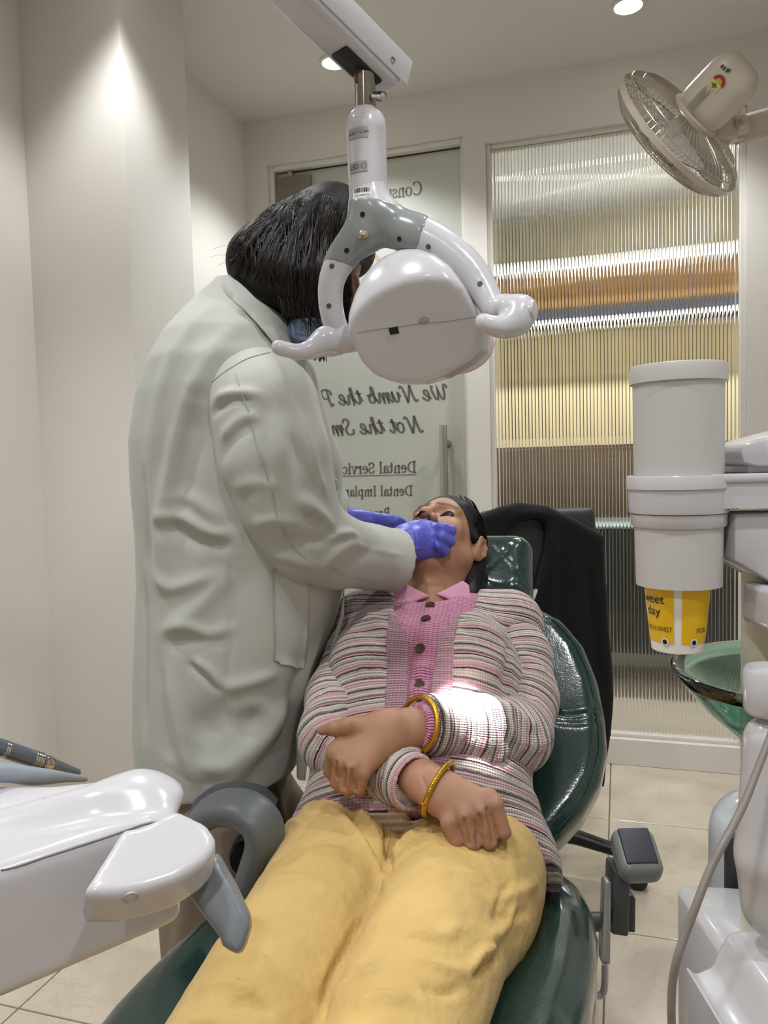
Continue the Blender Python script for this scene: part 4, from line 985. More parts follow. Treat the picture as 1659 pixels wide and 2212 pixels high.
# vest draped over the back
vo = [(1000, 1140), (1035, 1112), (1080, 1094), (1120, 1085), (1180, 1092), (1225, 1113), (1265, 1134), (1302, 1155), (1304, 1200), (1312, 1330), (1320, 1430), (1324, 1500), (1318, 1580), (1308, 1640), (1303, 1702), (1285, 1680), (1260, 1640), (1200, 1560), (1100, 1560), (1000, 1500)]
vc = P(1160, 1350, SY); vX = np.array((1., 0, 0)); vZ = UZ
f2 = lambda x, y: tuple((P(x, y, SY - .02) - vc)[[0, 2]])
hole = [(1088, 1166), (1100, 1140), (1125, 1125), (1155, 1117), (1176, 1128), (1180, 1150), (1176, 1190), (1166, 1225), (1160, 1262), (1140, 1262), (1150, 1228), (1158, 1190), (1158, 1160), (1120, 1165)]
hole = [(1088, 1166), (1100, 1140), (1125, 1125), (1155, 1117), (1176, 1128), (1180, 1150), (1176, 1190), (1166, 1225), (1150, 1300), (1060, 1300)]
vest_ops = [poly2([f2(*p) for p in vo], vc + np.array((0, -.02, 0)), vX, vZ, .028, .022, .01),
            sub(poly2([f2(*p) for p in hole], vc + np.array((0, -.045, 0)), vX, vZ, .04, .006, .006), .008)]
s_ = Sheet(vest_ops, vc - np.array((.3, .12, .55)), vc + np.array((.3, .12, .42)), .0055, 2)
s_.fold([(1190, 1130), (1200, 1250), (1195, 1350), (1230, 1500)], .012, .008); s_.fold([(1240, 1170), (1250, 1300), (1260, 1450), (1280, 1600)], .02, .007)
s_.fold([(1186, 1140), (1190, 1200), (1172, 1260), (1165, 1330)], .010, .010); s_.fold([(1270, 1200), (1285, 1350), (1300, 1500)], .012, -.006)
s_.fold([(1090, 1135), (1120, 1115), (1165, 1106), (1190, 1125)], .008, .006)
s_.obj('black_vest', M_cloth, None, label='black wool vest draped over the stool behind the headrest', cat='vest')

# ================================================================== DENTAL CHAIR
def leather():
    m = mat('green_leather', '18332d', 0.2, coat=.5, spec=.6)
    b = bsdf(m); tc = nd(m, 'ShaderNodeTexCoord')
    v = nd(m, 'ShaderNodeTexVoronoi'); v.inputs['Scale'].default_value = 260; lk(m, tc.outputs['Object'], v.inputs['Vector'])
    n = nd(m, 'ShaderNodeTexNoise'); n.inputs['Scale'].default_value = 14; n.inputs['Detail'].default_value = 3; lk(m, tc.outputs['Object'], n.inputs['Vector'])
    ad = nd(m, 'ShaderNodeMath', operation='MULTIPLY_ADD'); ad.inputs[1].default_value = .12; lk(m, v.outputs['Distance'], ad.inputs[0]); lk(m, n.outputs['Fac'], ad.inputs[2])
    bp = nd(m, 'ShaderNodeBump'); bp.inputs['Strength'].default_value = .25; bp.inputs['Distance'].default_value = .004
    lk(m, ad.outputs[0], bp.inputs['Height']); lk(m, bp.outputs[0], b.inputs['Normal'])
    return m
M_lea = leather()
M_stitch = mat('stitch_green', '2c4a43', .7)
CA = np.array((math.sin(math.radians(13)), math.cos(math.radians(13)), 0)); CR = np.array((CA[1], -CA[0], 0))
BETA = math.radians(44)
BD = CA * math.cos(BETA) + UZ * math.sin(BETA); BN = -CA * math.sin(BETA) + UZ * math.cos(BETA)
HIP = P(895, 1830, 1.20); NECK = P(930, 1290, 1.56)
bo = (HIP + NECK) / 2 - BN * .135                       # a point on the front of the backrest
def onback(x, y, off=0.0):
    o = bo + BN * off; d = ray(x, y); return EYE + d * (((o - EYE) @ BN) / (d @ BN))
chair = thing('dental_chair', (HIP[0], HIP[1], 0), 'dark green leather dental treatment chair with grey armrests', 'dental chair')
rp = [(1100, 1287), (1165, 1303), (1215, 1330), (1262, 1385), (1292, 1460), (1308, 1540), (1313, 1610), (1300, 1680), (1262, 1748), (1215, 1800), (1150, 1850)]
cxb = (onback(1000, 1500) - bo) @ CR
hp_ = [((onback(x, y) - bo) @ CR - cxb, (onback(x, y) - bo) @ BD) for x, y in rp]
poly = [(cxb + u, v) for u, v in hp_] + [(cxb - u, v) for u, v in hp_[::-1]]
ops = [poly2(poly, bo - BN * .05, CR, BD, .055, .036, .01), sub(ell(bo + CR * cxb + BN * .14, (.20, .16, .42), np.stack([CR, BN, BD])), .05)]
lo_, hi_ = bo - .55, bo + .55
sbk = Sheet(ops, lo_, hi_, .007, 3)
# stitched cross seam and border seam
sbk.fold([(1190, 1535), (1240, 1541), (1305, 1532)], .006, -.006, taper=False)
sbk.fold([(1200, 1552), (1250, 1556), (1310, 1548)], .006, -.004, taper=False)
bd_line = [(1168, 1318), (1212, 1348), (1252, 1402), (1278, 1470), (1293, 1545), (1296, 1610), (1282, 1675), (1240, 1745), (1205, 1790)]
sbk.fold(bd_line, .005, -.004, taper=False); sbk.upd()
back = sbk.obj('backrest', M_lea, chair)
ob('stitching', *tube(sbk.line(bd_line, 5) + BN * .0015, .0009, 5), M_stitch, back)
# headrest
ho = P(1085, 1235, 1.66); HB = math.radians(30)
HD = CA * math.cos(HB) + UZ * math.sin(HB); HN = -CA * math.sin(HB) + UZ * math.cos(HB)
hh = P(1012, 1228, 1.70)
s_ = Sheet([rb(hh - HN * .02, (.142, .085, .062), .042, np.stack([CR, nrm(HD * .7 + UZ * .5 - HN * .0), nrm(np.cross(CR, nrm(HD * .7 + UZ * .5)))]), .01), sub(ell(hh + np.array((0, -.15, .1)), (.09, .1, .14)), .03)], hh - .24, hh + .24, .006, 3)
for l_ in ([(1060, 1162), (1090, 1195), (1125, 1235), (1140, 1260)], [(1118, 1160), (1085, 1190), (1050, 1225)], [(1140, 1215), (1095, 1260), (1055, 1285)], [(1040, 1245), (1075, 1270), (1100, 1292)]):
    s_.fold(l_, .005, -.0018, taper=False)
s_.upd(); hr_ = s_.obj('headrest', M_lea, chair)
for l_ in ([(1060, 1162), (1090, 1195), (1125, 1235), (1140, 1260)], [(1118, 1160), (1085, 1190), (1050, 1225)], [(1140, 1215), (1095, 1260), (1055, 1285)]):
    ob('stitching', *tube(s_.line(l_, 5), .0008, 5), M_stitch, hr_)
MB().add(*tube([P(1138, 1305, 1.66), P(1150, 1292, 1.66), P(1158, 1275, 1.68)], [.006, .006, .004], 8)).build('headrest_clip', M_gloss, chair)
MB().add(*obox(hh - HN * .09 - HD * .10 + CA * .05, CR, HD, HN, .04, .12, .012)).build('headrest_bar', M_steel, chair, bevel=.004)
# seat
SZ = .475
sr = [(1190, 1868), (1235, 1880), (1268, 1910), (1287, 1960), (1289, 2030), (1276, 2120), (1252, 2215), (1225, 2300), (1195, 2400)]
seat_r = [PZ(x, y, SZ)[:2] for x, y in sr]
cl0 = PZ(842, 2000, SZ)[:2]; CA2 = CA[:2]; CR2 = CR[:2]
hp_ = [((p - cl0) @ CR2, (p - cl0) @ CA2) for p in seat_r]
hp_ = [(u, v) for u, v in hp_] + [(hp_[-1][0] - .02, -.55), (.15, -.62)]
poly = hp_ + [(-u - min(max(0., -v * .33), .085), v) for u, v in hp_[::-1]]
so = np.array((cl0[0], cl0[1], SZ - .05))
ops = [poly2(poly, so, CR, CA, .058, .045, .01), sub(ell(so + UZ * .17 - CA * .1, (.20, .6, .14), np.stack([CR, CA, UZ])), .05)]
sst = Sheet(ops, so - np.array((.5, .75, .12)), so + np.array((.5, .5, .14)), .008, 3)
sst.fold([(1215, 1905), (1250, 1960), (1255, 2060), (1225, 2180)], .012, -.004, taper=False); sst.upd()
sst.obj('seat', M_lea, chair)
# frame below
MB().add(*prism([so + CR * u + CA * v - UZ * .075 for u, v in poly], (0, 0, 1), .02)).build('seat_pan', mat('chair_beige', 'c9c2b4', .3, coat=.2), chair, bevel=.006)
s_ = Sheet([rb(so - UZ * .22 - CA * .05, (.15, .3, .17), .05, np.stack([CR, CA, UZ]), .02), rb(so - UZ * .385 - CA * .05, (.24, .42, .04), .03, np.stack([CR, CA, UZ]), .03)], so - np.array((.6, .7, .5)), so + np.array((.6, .7, 0)), .012, 3)
s_.obj('pedestal', MATS['chair_beige'], chair)
MB().add(*obox(HIP + CA * .13 - BN * .2 - UZ * .05, CR, CA, UZ, .12, .10, .05)).build('back_hinge', MATS['chair_beige'], chair, bevel=.015)
# right armrest
M_arm = mat('armrest_grey', '7f8380', .35, coat=.1); M_pad = mat('armrest_pad', '3c3f46', .5); M_armd = mat('armrest_dark', '4b4d4e', .4)
AY = 1.22
ac = P(1374, 1848, AY)
aT = np.stack([np.array((1., 0, 0)), nrm((0, .84, .54)), nrm((0, -.54, .84))])
arm = Sheet([rb(ac, (.0355, .041, .023), .017, aT, .008)], ac - .15, ac + .15, .004, 2)
ra = arm.obj('right_armrest', M_arm, chair)
MB().add(*obox(ac + aT[2] * .0215 + aT[1] * .004, aT[0], aT[1], aT[2], .0255, .031, .0035)).build('arm_pad', M_pad, ra, bevel=.006, seg=3)
st = [(1326, 1880), (1372, 1888), (1366, 1900), (1362, 1935), (1360, 2027), (1320, 2021)]
MB().add(*prism([P(x, y, AY - .015) for x, y in st], (0, 1, 0), .05)).build('arm_stem', M_armd, ra, bevel=.006)
MB().add(*prism([P(x, y, AY + .05) for x, y in ((1355, 1936), (1367, 1934), (1374, 1942), (1373, 2016), (1355, 2014))], (0, 1, 0), .03)).build('stem_cap', M_armd, ra, bevel=.003)
M_alu = mat('aluminium', 'b9b9bd', .3, metal=.7)
MB().add(*prism([P(x, y, AY - .05) for x, y in ((1305, 1912), (1310, 1905), (1320, 1907), (1319, 2085), (1300, 2083))], (0, 1, 0), .02)).build('lever', M_alu, chair, bevel=.002)
lp = [P(1307, 2085, AY - .05), P(1306, 2130, AY - .06), P(1300, 2148, AY - .06), P(1288, 2150, AY - .06), P(1280, 2140, AY - .05), P(1283, 2090, AY - .03), P(1290, 2010, AY)]
MB().add(*tube(catmull(lp, 4), .0055, 8)).build('lever_loop', M_alu, chair)
MB().add(*tube([P(1320, 1990, AY), P(1240, 1990, AY)], .014, 12)).build('arm_axle', M_armd, ra)
# left armrest: a ring-shaped arm with dark top pad
LYa = 1.16
q = [(392, 1812), (432, 1768), (478, 1745), (525, 1748), (562, 1775), (573, 1818), (560, 1868), (540, 1930)]
cp = catmull([P(x, y, LYa - .0003 * (x - 392)) for x, y in q], 6)
MB().add(*tube(cp, .019, 18, up=(0, 1, 0), rad2=.032, p=3)).build('left_armrest', mat('armrest_mid', '5f6365', .4), chair)
q = [(425, 1752), (455, 1730), (490, 1721), (528, 1722), (560, 1732), (583, 1755)]
cp = catmull([P(x, y, LYa + .01) for x, y in q], 6)
MB().add(*tube(cp, .012, 16, up=(0, 1, 0), rad2=.042, p=3.5)).build('arm_pad', M_pad, chair)
MB().add(*lathe(P(540, 1835, LYa + .05), (0, -1, 0), [(.03, 0), (.03, .03), (.026, .035)], 24)).build('arm_pivot', M_black, chair)
MB().add(*tube([P(545, 1900, LYa), P(545, 2010, LYa - .02), P(600, 2060, LYa)], [.028, .026, .02], 14)).build('arm_support', M_armd, chair)
# ================================================================== PATIENT
def skin(name, col, tip):
    m = mat(name, col, 0.5, sss=.12, spec=.4)
    b = bsdf(m); at = nd(m, 'ShaderNodeAttribute', attribute_name='tone'); tc = nd(m, 'ShaderNodeTexCoord')
    n = nd(m, 'ShaderNodeTexNoise'); n.inputs['Scale'].default_value = 45; n.inputs['Detail'].default_value = 5; lk(m, tc.outputs['Object'], n.inputs['Vector'])
    r = nd(m, 'ShaderNodeValToRGB'); e = r.color_ramp.elements
    e[0].position = 0; e[0].color = (*lin('120c0a'), 1); e[1].position = 1.0; e[1].color = (*lin(tip), 1)
    k = e.new(.5); k.color = (*lin(col), 1)
    ad = nd(m, 'ShaderNodeMath', operation='MULTIPLY_ADD'); ad.inputs[1].default_value = .22; lk(m, n.outputs['Fac'], ad.inputs[0])
    sb_ = nd(m, 'ShaderNodeMath', operation='SUBTRACT'); sb_.inputs[1].default_value = .11; lk(m, at.outputs['Fac'], sb_.inputs[0]); lk(m, sb_.outputs[0], ad.inputs[2])
    lk(m, ad.outputs[0], r.inputs[0]); lk(m, r.outputs[0], b.inputs['Base Color'])
    v = nd(m, 'ShaderNodeTexVoronoi'); v.inputs['Scale'].default_value = 700; lk(m, tc.outputs['Object'], v.inputs['Vector'])
    bp = nd(m, 'ShaderNodeBump'); bp.inputs['Strength'].default_value = .15; bp.inputs['Distance'].default_value = .0006
    lk(m, v.outputs['Distance'], bp.inputs['Height']); lk(m, bp.outputs[0], b.inputs['Normal'])
    return m
M_skin = skin('brown_skin', 'a1775d', 'ba8c71')
def knit(name, cols, period, dash=True, scale_t=260.0, bump=.6):
    m = mat(name, 'cccccc', .9, sheen=.3)
    b = bsdf(m)
    s = nd(m, 'ShaderNodeAttribute', attribute_name='s'); t = nd(m, 'ShaderNodeAttribute', attribute_name='t')
    dv = nd(m, 'ShaderNodeMath', operation='DIVIDE'); dv.inputs[1].default_value = period; lk(m, s.outputs['Fac'], dv.inputs[0])
    tc = nd(m, 'ShaderNodeTexCoord'); nz = nd(m, 'ShaderNodeTexNoise'); nz.inputs['Scale'].default_value = 120; lk(m, tc.outputs['Object'], nz.inputs['Vector'])
    wb2 = nd(m, 'ShaderNodeMath', operation='MULTIPLY_ADD'); wb2.inputs[1].default_value = .03; lk(m, nz.outputs['Fac'], wb2.inputs[0]); lk(m, dv.outputs[0], wb2.inputs[2])
    fr_ = nd(m, 'ShaderNodeMath', operation='FRACT'); lk(m, wb2.outputs[0], fr_.inputs[0])
    r = nd(m, 'ShaderNodeValToRGB'); r.color_ramp.interpolation = 'CONSTANT'; e = r.color_ramp.elements
    while len(e) > 1: e.remove(e[-1])
    e[0].position = 0; e[0].color = (*lin(cols[0][1]), 1)
    for p_, c_ in cols[1:]: k = e.new(p_); k.color = (*lin(c_), 1)
    lk(m, fr_.outputs[0], r.inputs[0])
    # stitches: little v marks along the row and rows along s
    wt = nd(m, 'ShaderNodeMath', operation='MULTIPLY'); wt.inputs[1].default_value = scale_t * 6.283; lk(m, t.outputs['Fac'], wt.inputs[0])
    sn = nd(m, 'ShaderNodeMath', operation='SINE'); lk(m, wt.outputs[0], sn.inputs[0])
    ws = nd(m, 'ShaderNodeMath', operation='MULTIPLY'); ws.inputs[1].default_value = 6.283 / .0046; lk(m, s.outputs['Fac'], ws.inputs[0])
    ss = nd(m, 'ShaderNodeMath', operation='SINE'); lk(m, ws.outputs[0], ss.inputs[0])
    hh_ = nd(m, 'ShaderNodeMath', operation='MULTIPLY_ADD'); hh_.inputs[1].default_value = .6; lk(m, sn.outputs[0], hh_.inputs[0]); lk(m, ss.outputs[0], hh_.inputs[2])
    bp = nd(m, 'ShaderNodeBump'); bp.inputs['Strength'].default_value = bump; bp.inputs['Distance'].default_value = .0018
    lk(m, hh_.outputs[0], bp.inputs['Height']); lk(m, bp.outputs[0], b.inputs['Normal'])
    mr = nd(m, 'ShaderNodeMapRange'); mr.inputs['From Min'].default_value = -1.3; mr.inputs['From Max'].default_value = 1.0; mr.inputs['To Min'].default_value = .62; mr.inputs['To Max'].default_value = 1.05  # shade in the hollows between stitches put into the colour
    lk(m, hh_.outputs[0], mr.inputs['Value'])
    mx = nd(m, 'ShaderNodeVectorMath', operation='SCALE'); lk(m, r.outputs[0], mx.inputs[0]); lk(m, mr.outputs[0], mx.inputs['Scale']); lk(m, mx.outputs[0], b.inputs['Base Color'])
    return m
CREAM, DK, PK, GY, MV = 'd2c6bc', '33292b', 'cf9fa8', '8f827d', '6b4f53'
ST = [(0, CREAM), (.10, DK), (.135, PK), (.23, CREAM), (.31, GY), (.35, CREAM), (.42, DK), (.45, PK), (.49, MV), (.53, CREAM), (.63, GY), (.67, DK), (.70, CREAM), (.78, PK), (.86, CREAM), (.90, MV), (.94, CREAM)]
M_card = knit('striped_knit', ST, .078)
M_band = knit('pink_crochet', [(0, 'c397a2'), (.5, 'b98b97'), (.8, 'cda3ae')], .02, scale_t=160, bump=.9)
M_pink = knit('pink_rib_knit', [(0, 'e394b6'), (.6, 'db82a8')], .0085, scale_t=120, bump=.9)
M_poll = mat('pink_collar', 'd79bb4', .8, sheen=.2)
M_pant = mat('yellow_cotton', 'c9a968', .82, sheen=.1, var=.05, vscale=20, bump=.6, bscale=30, bdist=.010, bdetail=5)
M_gold = mat('gold', 'c79a3a', .25, metal=1.0, bump=.5, bscale=500)
M_hair = mat('black_hair', '0c0908', .55, spec=.3, bump=.4, bscale=400)

TD = nrm(NECK - HIP); TS = nrm(CR - TD * (CR @ TD)); TNn = np.cross(TS, TD); TNn = TNn if TNn[2] > 0 else -TNn
patient = thing('person', (HIP[0], HIP[1], .45), 'reclined patient in striped pink cardigan and yellow trousers with arms crossed', 'person')
TL = np.linalg.norm(NECK - HIP)
# ---- joints
SR, ER, WR_ = P(1098, 1350, 1.50), P(1122, 1600, 1.285), P(895, 1572, 1.165)       # image-right arm (its hand lies at the left)
SL, EL, WL_ = P(792, 1350, 1.51), P(718, 1600, 1.275), P(912, 1685, 1.105)         # image-left arm (its hand is the fist on the thigh)
# ---- head frame
hc_ = P(957, 1178, 1.65)
el_, ps_, ro_ = math.radians(36.3), math.radians(10.3), math.radians(7.0)
hU = CA * math.cos(el_) + UZ * math.sin(el_); hF = -CA * math.sin(el_) + UZ * math.cos(el_); hR = CR
hF, hR = math.cos(ps_) * hF - math.sin(ps_) * CR, math.cos(ps_) * CR + math.sin(ps_) * hF
hU, hR = math.cos(ro_) * hU + math.sin(ro_) * hR, math.cos(ro_) * hR - math.sin(ro_) * hU
HM = np.stack([hR, hU, hF])
def hl(x, y, z, c=None): return (hc_ if c is None else c) + hR * x + hU * y + hF * z
def headops(pt, M, both=True, open_mouth=True):
    E_ = lambda c, r, k: ell(pt(*c), r, M, k)
    o = [E_((0, .035, -.012), (.074, .088, .094), .01), E_((0, -.03, .03), (.060, .085, .060), .03)]
    for s in (-1, 1):
        o += [rc(pt(s * .056, -.045, .0), pt(s * .018, -.108, .058), .020, .018, .03), E_((s * .036, -.022, .060), (.027, .027, .022), .02), rc(pt(s * .008, .03, .084), pt(s * .045, .03, .068), .010, .009, .014)]
    o += [E_((0, -.112, .062), (.026, .018, .02), .02), rc(pt(0, .025, .084), pt(0, -.014, .108), .0065, .0105, .010), E_((0, -.019, .112), (.0140, .0115, .0125), .005)]
    for s in (-1, 1): o += [E_((s * .0155, -.025, .100), (.0090, .0090, .0115), .005)]
    o += [rc(pt(-.022, -.052, .083), pt(0, -.047, .090), .006, .007, .008), rc(pt(.022, -.052, .083), pt(0, -.047, .090), .006, .007, .008), rc(pt(-.02, -.082, .080), pt(.02, -.082, .080), .007, .007, .01)]
    for s in (-1, 1):
        o += [sub(E_((s * .033, .013, .092), (.019, .010, .013), .010)), E_((s * .033, .0115, .0725), (.0155, .0125, .0125), .003), sub(rc(pt(s * .022, .0060, .0865), pt(s * .045, .0060, .079), .0030, .0024, .0015)),
              sub(E_((s * .0078, -.0315, .1060), (.0052, .0050, .0075), .0015))]
    if open_mouth: o += [sub(E_((0, -.066, .088), (.019, .010, .022), .004))]
    for s in (-1, 1):
        c = (s * .074, -.006, -.012)
        o += [E_((c[0] + s * .004, c[1], c[2]), (.009, .031, .018), .006)]
        hel = [(.0, -.026, .006), (.006, -.018, -.010), (.011, .0, -.019), (.012, .018, -.016), (.010, .028, -.004), (.007, .026, .009), (.003, .014, .013)]
        hp = [pt(c[0] + s * a, c[1] + b_, c[2] + d_) for a, b_, d_ in hel]
        o += chain(hp, [.0052, .0048, .0045, .0045, .0045, .004, .003], .004)
        o += [sub(E_((c[0] + s * .013, c[1] + .004, c[2] - .001), (.007, .014, .0085), .004)), sub(E_((c[0] + s * .014, c[1] + .019, c[2] - .005), (.004, .006, .006), .003)), E_((c[0] + s * .008, c[1] + .0, c[2] + .012), (.004, .007, .004), .003)]
    return o
def zpt(x, y, Y): return P(660 + x / 3.607, 1480 + y / 3.607, Y)
def fingers(rows, k=.0025):
    o = []
    for row in rows:
        pts = [zpt(*v[:3]) for v in row]; rad = [v[3] for v in row]
        o += [rc(pts[i], pts[i + 1], rad[i], rad[i + 1], k if i else .006) for i in range(len(pts) - 1)]
    return o
# hand resting at image left (back of the hand to the viewer)
handL = []
hn = nrm(np.array((0.1, -.72, .62)))
handL += [flat(WR_, zpt(640, 370, 1.142), .031, .034, hn, .66, .012)] + [rc(zpt(700, 330 + 25 * i, 1.15), zpt(*m), .0195, .0125, .012) for i, m in enumerate(((240, 505, 1.118), (298, 560, 1.106), (372, 610, 1.100), (450, 650, 1.098)))] + [rc(zpt(640, 300, 1.15), zpt(400, 330, 1.14), .020, .017, .014)]
handL += fingers([
    [(270, 480, 1.122, .0125), (222, 540, 1.110, .0120), (190, 672, 1.120, .0098), (225, 730, 1.15, .008)],
    [(330, 540, 1.112, .0125), (282, 600, 1.098, .0122), (244, 755, 1.105, .0102), (275, 800, 1.135, .008)],
    [(400, 585, 1.108, .0125), (362, 650, 1.092, .0122), (318, 795, 1.096, .0106), (335, 825, 1.125, .0085)],
    [(470, 630, 1.105, .0115), (446, 690, 1.091, .0115), (412, 795, 1.093, .0102), (430, 825, 1.118, .008)]])
handL += fingers([[(430, 335, 1.14, .016), (320, 318, 1.128, .0120), (225, 340, 1.13, .0100), (128, 352, 1.145, .0075)]], .006)
# fist at image right
handR = []
HOFF = .045
_z = zpt
def zpt(x, y, Y): return _z(885 + (x - 885) * 1.04, 690 + (y - 690) * 1.07, Y - HOFF)
hn2 = nrm(np.array((.05, -.60, .80)))
handR += [flat(WL_, zpt(1030, 820, 1.122), .030, .033, hn2, .7, .012)] + [rc(zpt(1000 + 14 * i, 830 - 22 * i, 1.128), zpt(*m), .0200, .0135, .012) for i, m in enumerate(((1140, 1020, 1.092), (1245, 985, 1.090), (1345, 945, 1.092), (1435, 905, 1.098)))]
handR += fingers([
    [(1100, 960, 1.10, .012), (1108, 1052, 1.084, .0116), (1166, 1178, 1.080, .0106), (1185, 1170, 1.11, .009)],
    [(1205, 930, 1.10, .012), (1226, 1012, 1.080, .0118), (1288, 1190, 1.076, .0112), (1300, 1180, 1.11, .009)],
    [(1310, 890, 1.10, .012), (1346, 966, 1.082, .0118), (1410, 1180, 1.078, .0112), (1405, 1170, 1.11, .009)],
    [(1410, 855, 1.105, .012), (1455, 915, 1.090, .0116), (1518, 1115, 1.082, .0104), (1500, 1120, 1.11, .009)]])
handR += fingers([[(1330, 900, 1.13, .015), (1440, 1020, 1.12, .012), (1505, 1110, 1.105, .0095)]], .006)
zpt = _z
body = headops(lambda x, y, z: hl(x, y, z), HM)
nb0 = hl(0, -.075, -.012)
body += [rc(NECK - TD * .02 + TNn * .005, nb0, .057, .055, .03), rc(NECK - TD * .03 + TS * .03 + TNn * .01, hl(.045, -.055, -.02), .012, .014, .02), rc(NECK - TD * .03 - TS * .03 + TNn * .01, hl(-.045, -.055, -.02), .012, .014, .02)]
body += [flat(HIP + TD * .05, HIP + TD * (TL - .22), .13, .14, TNn, .55, .03), rc(SL, SR, .036, .036, .03), rc(NECK - TD * .04 - TNn * .01, (SL + SR) / 2 - TNn * .02, .045, .045, .02)]
body += chain([SL, EL, WL_], [.042, .034, .028], .01) + chain([SR, ER, WR_], [.042, .034, .028], .01) + handL + handR
KL, KR = np.array((-.200, .64, .525)), np.array((-.048, .64, .525)); HLj, HRj = HIP - CR * .085 - UZ * .01, HIP + CR * .085 - UZ * .01
AL, AR2 = np.array((-.26, .22, .42)), np.array((-.16, .22, .42))
body += chain([HLj, KL, AL], [.07, .05, .035], .03) + chain([HRj, KR, AR2], [.07, .05, .035], .03)
body += [rc(AL, AL + np.array((0, -.08, .10)), .035, .028, .02), rc(AR2, AR2 + np.array((0, -.08, .10)), .035, .028, .02)]
pb_ = Sheet(body, (-.36, .1, .33), (.36, 1.82, 1.2), .0023, 1)
# tones: darker brows, lashes, lips; shade of nostrils and open mouth put into the tone; lighter nails and fingertips
V = pb_.V; tone = np.full(len(V), .5)
q = (V - hc_) @ HM.T
isface = (np.abs(q) < .13).all(1)
def dab(c, r, val, soft=1.6):
    d = np.linalg.norm((q - np.array(c)) / np.array(r), axis=1); w = np.clip((soft - d) / (soft - 1), 0, 1) * isface
    tone[:] = tone * (1 - w) + val * w
for s in (-1, 1):
    for k in range(6): dab((s * (.014 + .006 * k), .030 + .0035 * math.sin(k * .6), .090 - .0030 * k), (.006, .0035, .012), .14)
    dab((s * .033, .0060, .084), (.0150, .0030, .010), .04, 1.35); dab((s * .0078, -.0305, .1060), (.0054, .0048, .0085), .0, 1.25); dab((s * .033, -.004, .08), (.018, .006, .02), .40)
    dab((s * .037, -.02, .085), (.02, .02, .02), .62, 2)
dab((0, -.022, .112), (.014, .012, .012), .66); dab((0, -.049, .09), (.022, .006, .012), .46); dab((0, -.066, .085), (.016, .008, .02), .1)
dab((-.012, -.112, .084), (.0022, .0022, .006), .05, 1.4)
dth = np.minimum(np.linalg.norm(V - zpt(110, 350, 1.148), axis=1), 9); tone += .35 * np.clip(1 - dth / .014, 0, 1)
for pts in [(232, 545, 1.108), (290, 610, 1.096), (372, 655, 1.09), (450, 690, 1.088), (1135, 1035, 1.033), (1245, 1000, 1.031), (1350, 955, 1.035), (1440, 905, 1.045)]:
    d = np.linalg.norm(V - zpt(*pts), axis=1); tone -= .10 * np.clip(1 - d / .022, 0, 1)
# creases at knuckles and wrist
for l_ in ([(1060, 660), (1010, 700)], ): pass
for a, b_ in (((905, 1668), (925, 1720)), ((735, 1628), (741, 1655)), ((758, 1640), (765, 1668))): pb_.fold([a, ((a[0] + b_[0]) / 2, (a[1] + b_[1]) / 2), b_], .0025, -.0012)
for l_ in ([(996, 1772), (1001, 1798), (1006, 1826)], [(1029, 1758), (1034, 1792), (1041, 1828)], [(1060, 1744), (1067, 1780), (1074, 1818)], [(718, 1645), (719, 1665), (721, 1684)], [(739, 1660), (737, 1682), (735, 1704)], [(764, 1668), (762, 1690), (761, 1710)]):
    pb_.fold(l_, .0030, -.0050, taper=False)
pb_.obj('body', M_skin, patient, attrs={'tone': tone}, label='medium brown skin')

# eyes: half-open lids with dark lashes
M_eye = mat('eye_dark', '2a1a15', .2); M_lash = mat('lash_black', '0b0706', .6)
for up_, lo2 in (([(950, 1107), (957, 1101), (966, 1098), (975, 1101), (984, 1109)], [(950, 1107), (960, 1107), (968, 1106), (976, 1108), (984, 1109)]), ([(889, 1117), (894, 1110), (902, 1105), (908, 1104), (913, 1107)], [(889, 1117), (896, 1114), (903, 1111), (908, 1109), (913, 1107)])):
    a_ = [pb_.at(x, y) - ray(x, y) * .0012 for x, y in up_]; b_ = [pb_.at(x, y) - ray(x, y) * .0012 for x, y in lo2]
    ob('eye', a_ + b_, [(i, i + 1, 6 + i, 5 + i) for i in range(4)], M_eye, patient)
    ob('eyelashes', *tube(catmull(a_, 3), [.0004] + [.0010] * 11 + [.0004], 5), M_lash, patient)
# ---- hair: cap and the length behind the ear
hops = [ell(hl(0, .040, -.018), (.080, .094, .098), HM, .01), ell(hl(0, -.045, -.062), (.066, .08, .045), HM, .03), rc(hl(.058, -.02, -.045), hl(.065, -.13, -.06), .030, .026, .02), rc(hl(-.05, -.02, -.045), hl(-.045, -.11, -.06), .030, .024, .02),
        rc(hl(.066, -.12, -.05), hl(.060, -.20, -.035), .030, .020, .02), rc(hl(.052, .062, .052), hl(.078, .0, .012), .008, .008, .012), rc(hl(-.052, .062, .052), hl(-.078, .0, .012), .008, .008, .012),
        sub(ell(hl(0, -.03, .098), (.0705, .108, .093), HM), .006)]
for s in (-1, 1): hops += [sub(ell(hl(s * .085, -.010, -.010), (.018, .032, .020), HM), .006)]
ph_ = Sheet(hops, hc_ - .32, hc_ + .22, .0035, 2)
for k in range(14):
    a = .2 + k * .1
    c = [hl(.078 * math.cos(a) * u + .0, .055 + .06 * math.sin(a) * u - .02 * (1 - u), -.02 + .08 * (u - .4)) for u in (.3, .6, .9)]
ph_.obj('hair', M_hair, patient, label='black hair tied back')
V_, F_ = [], []
mb = MB(); rs = random.Random(7)
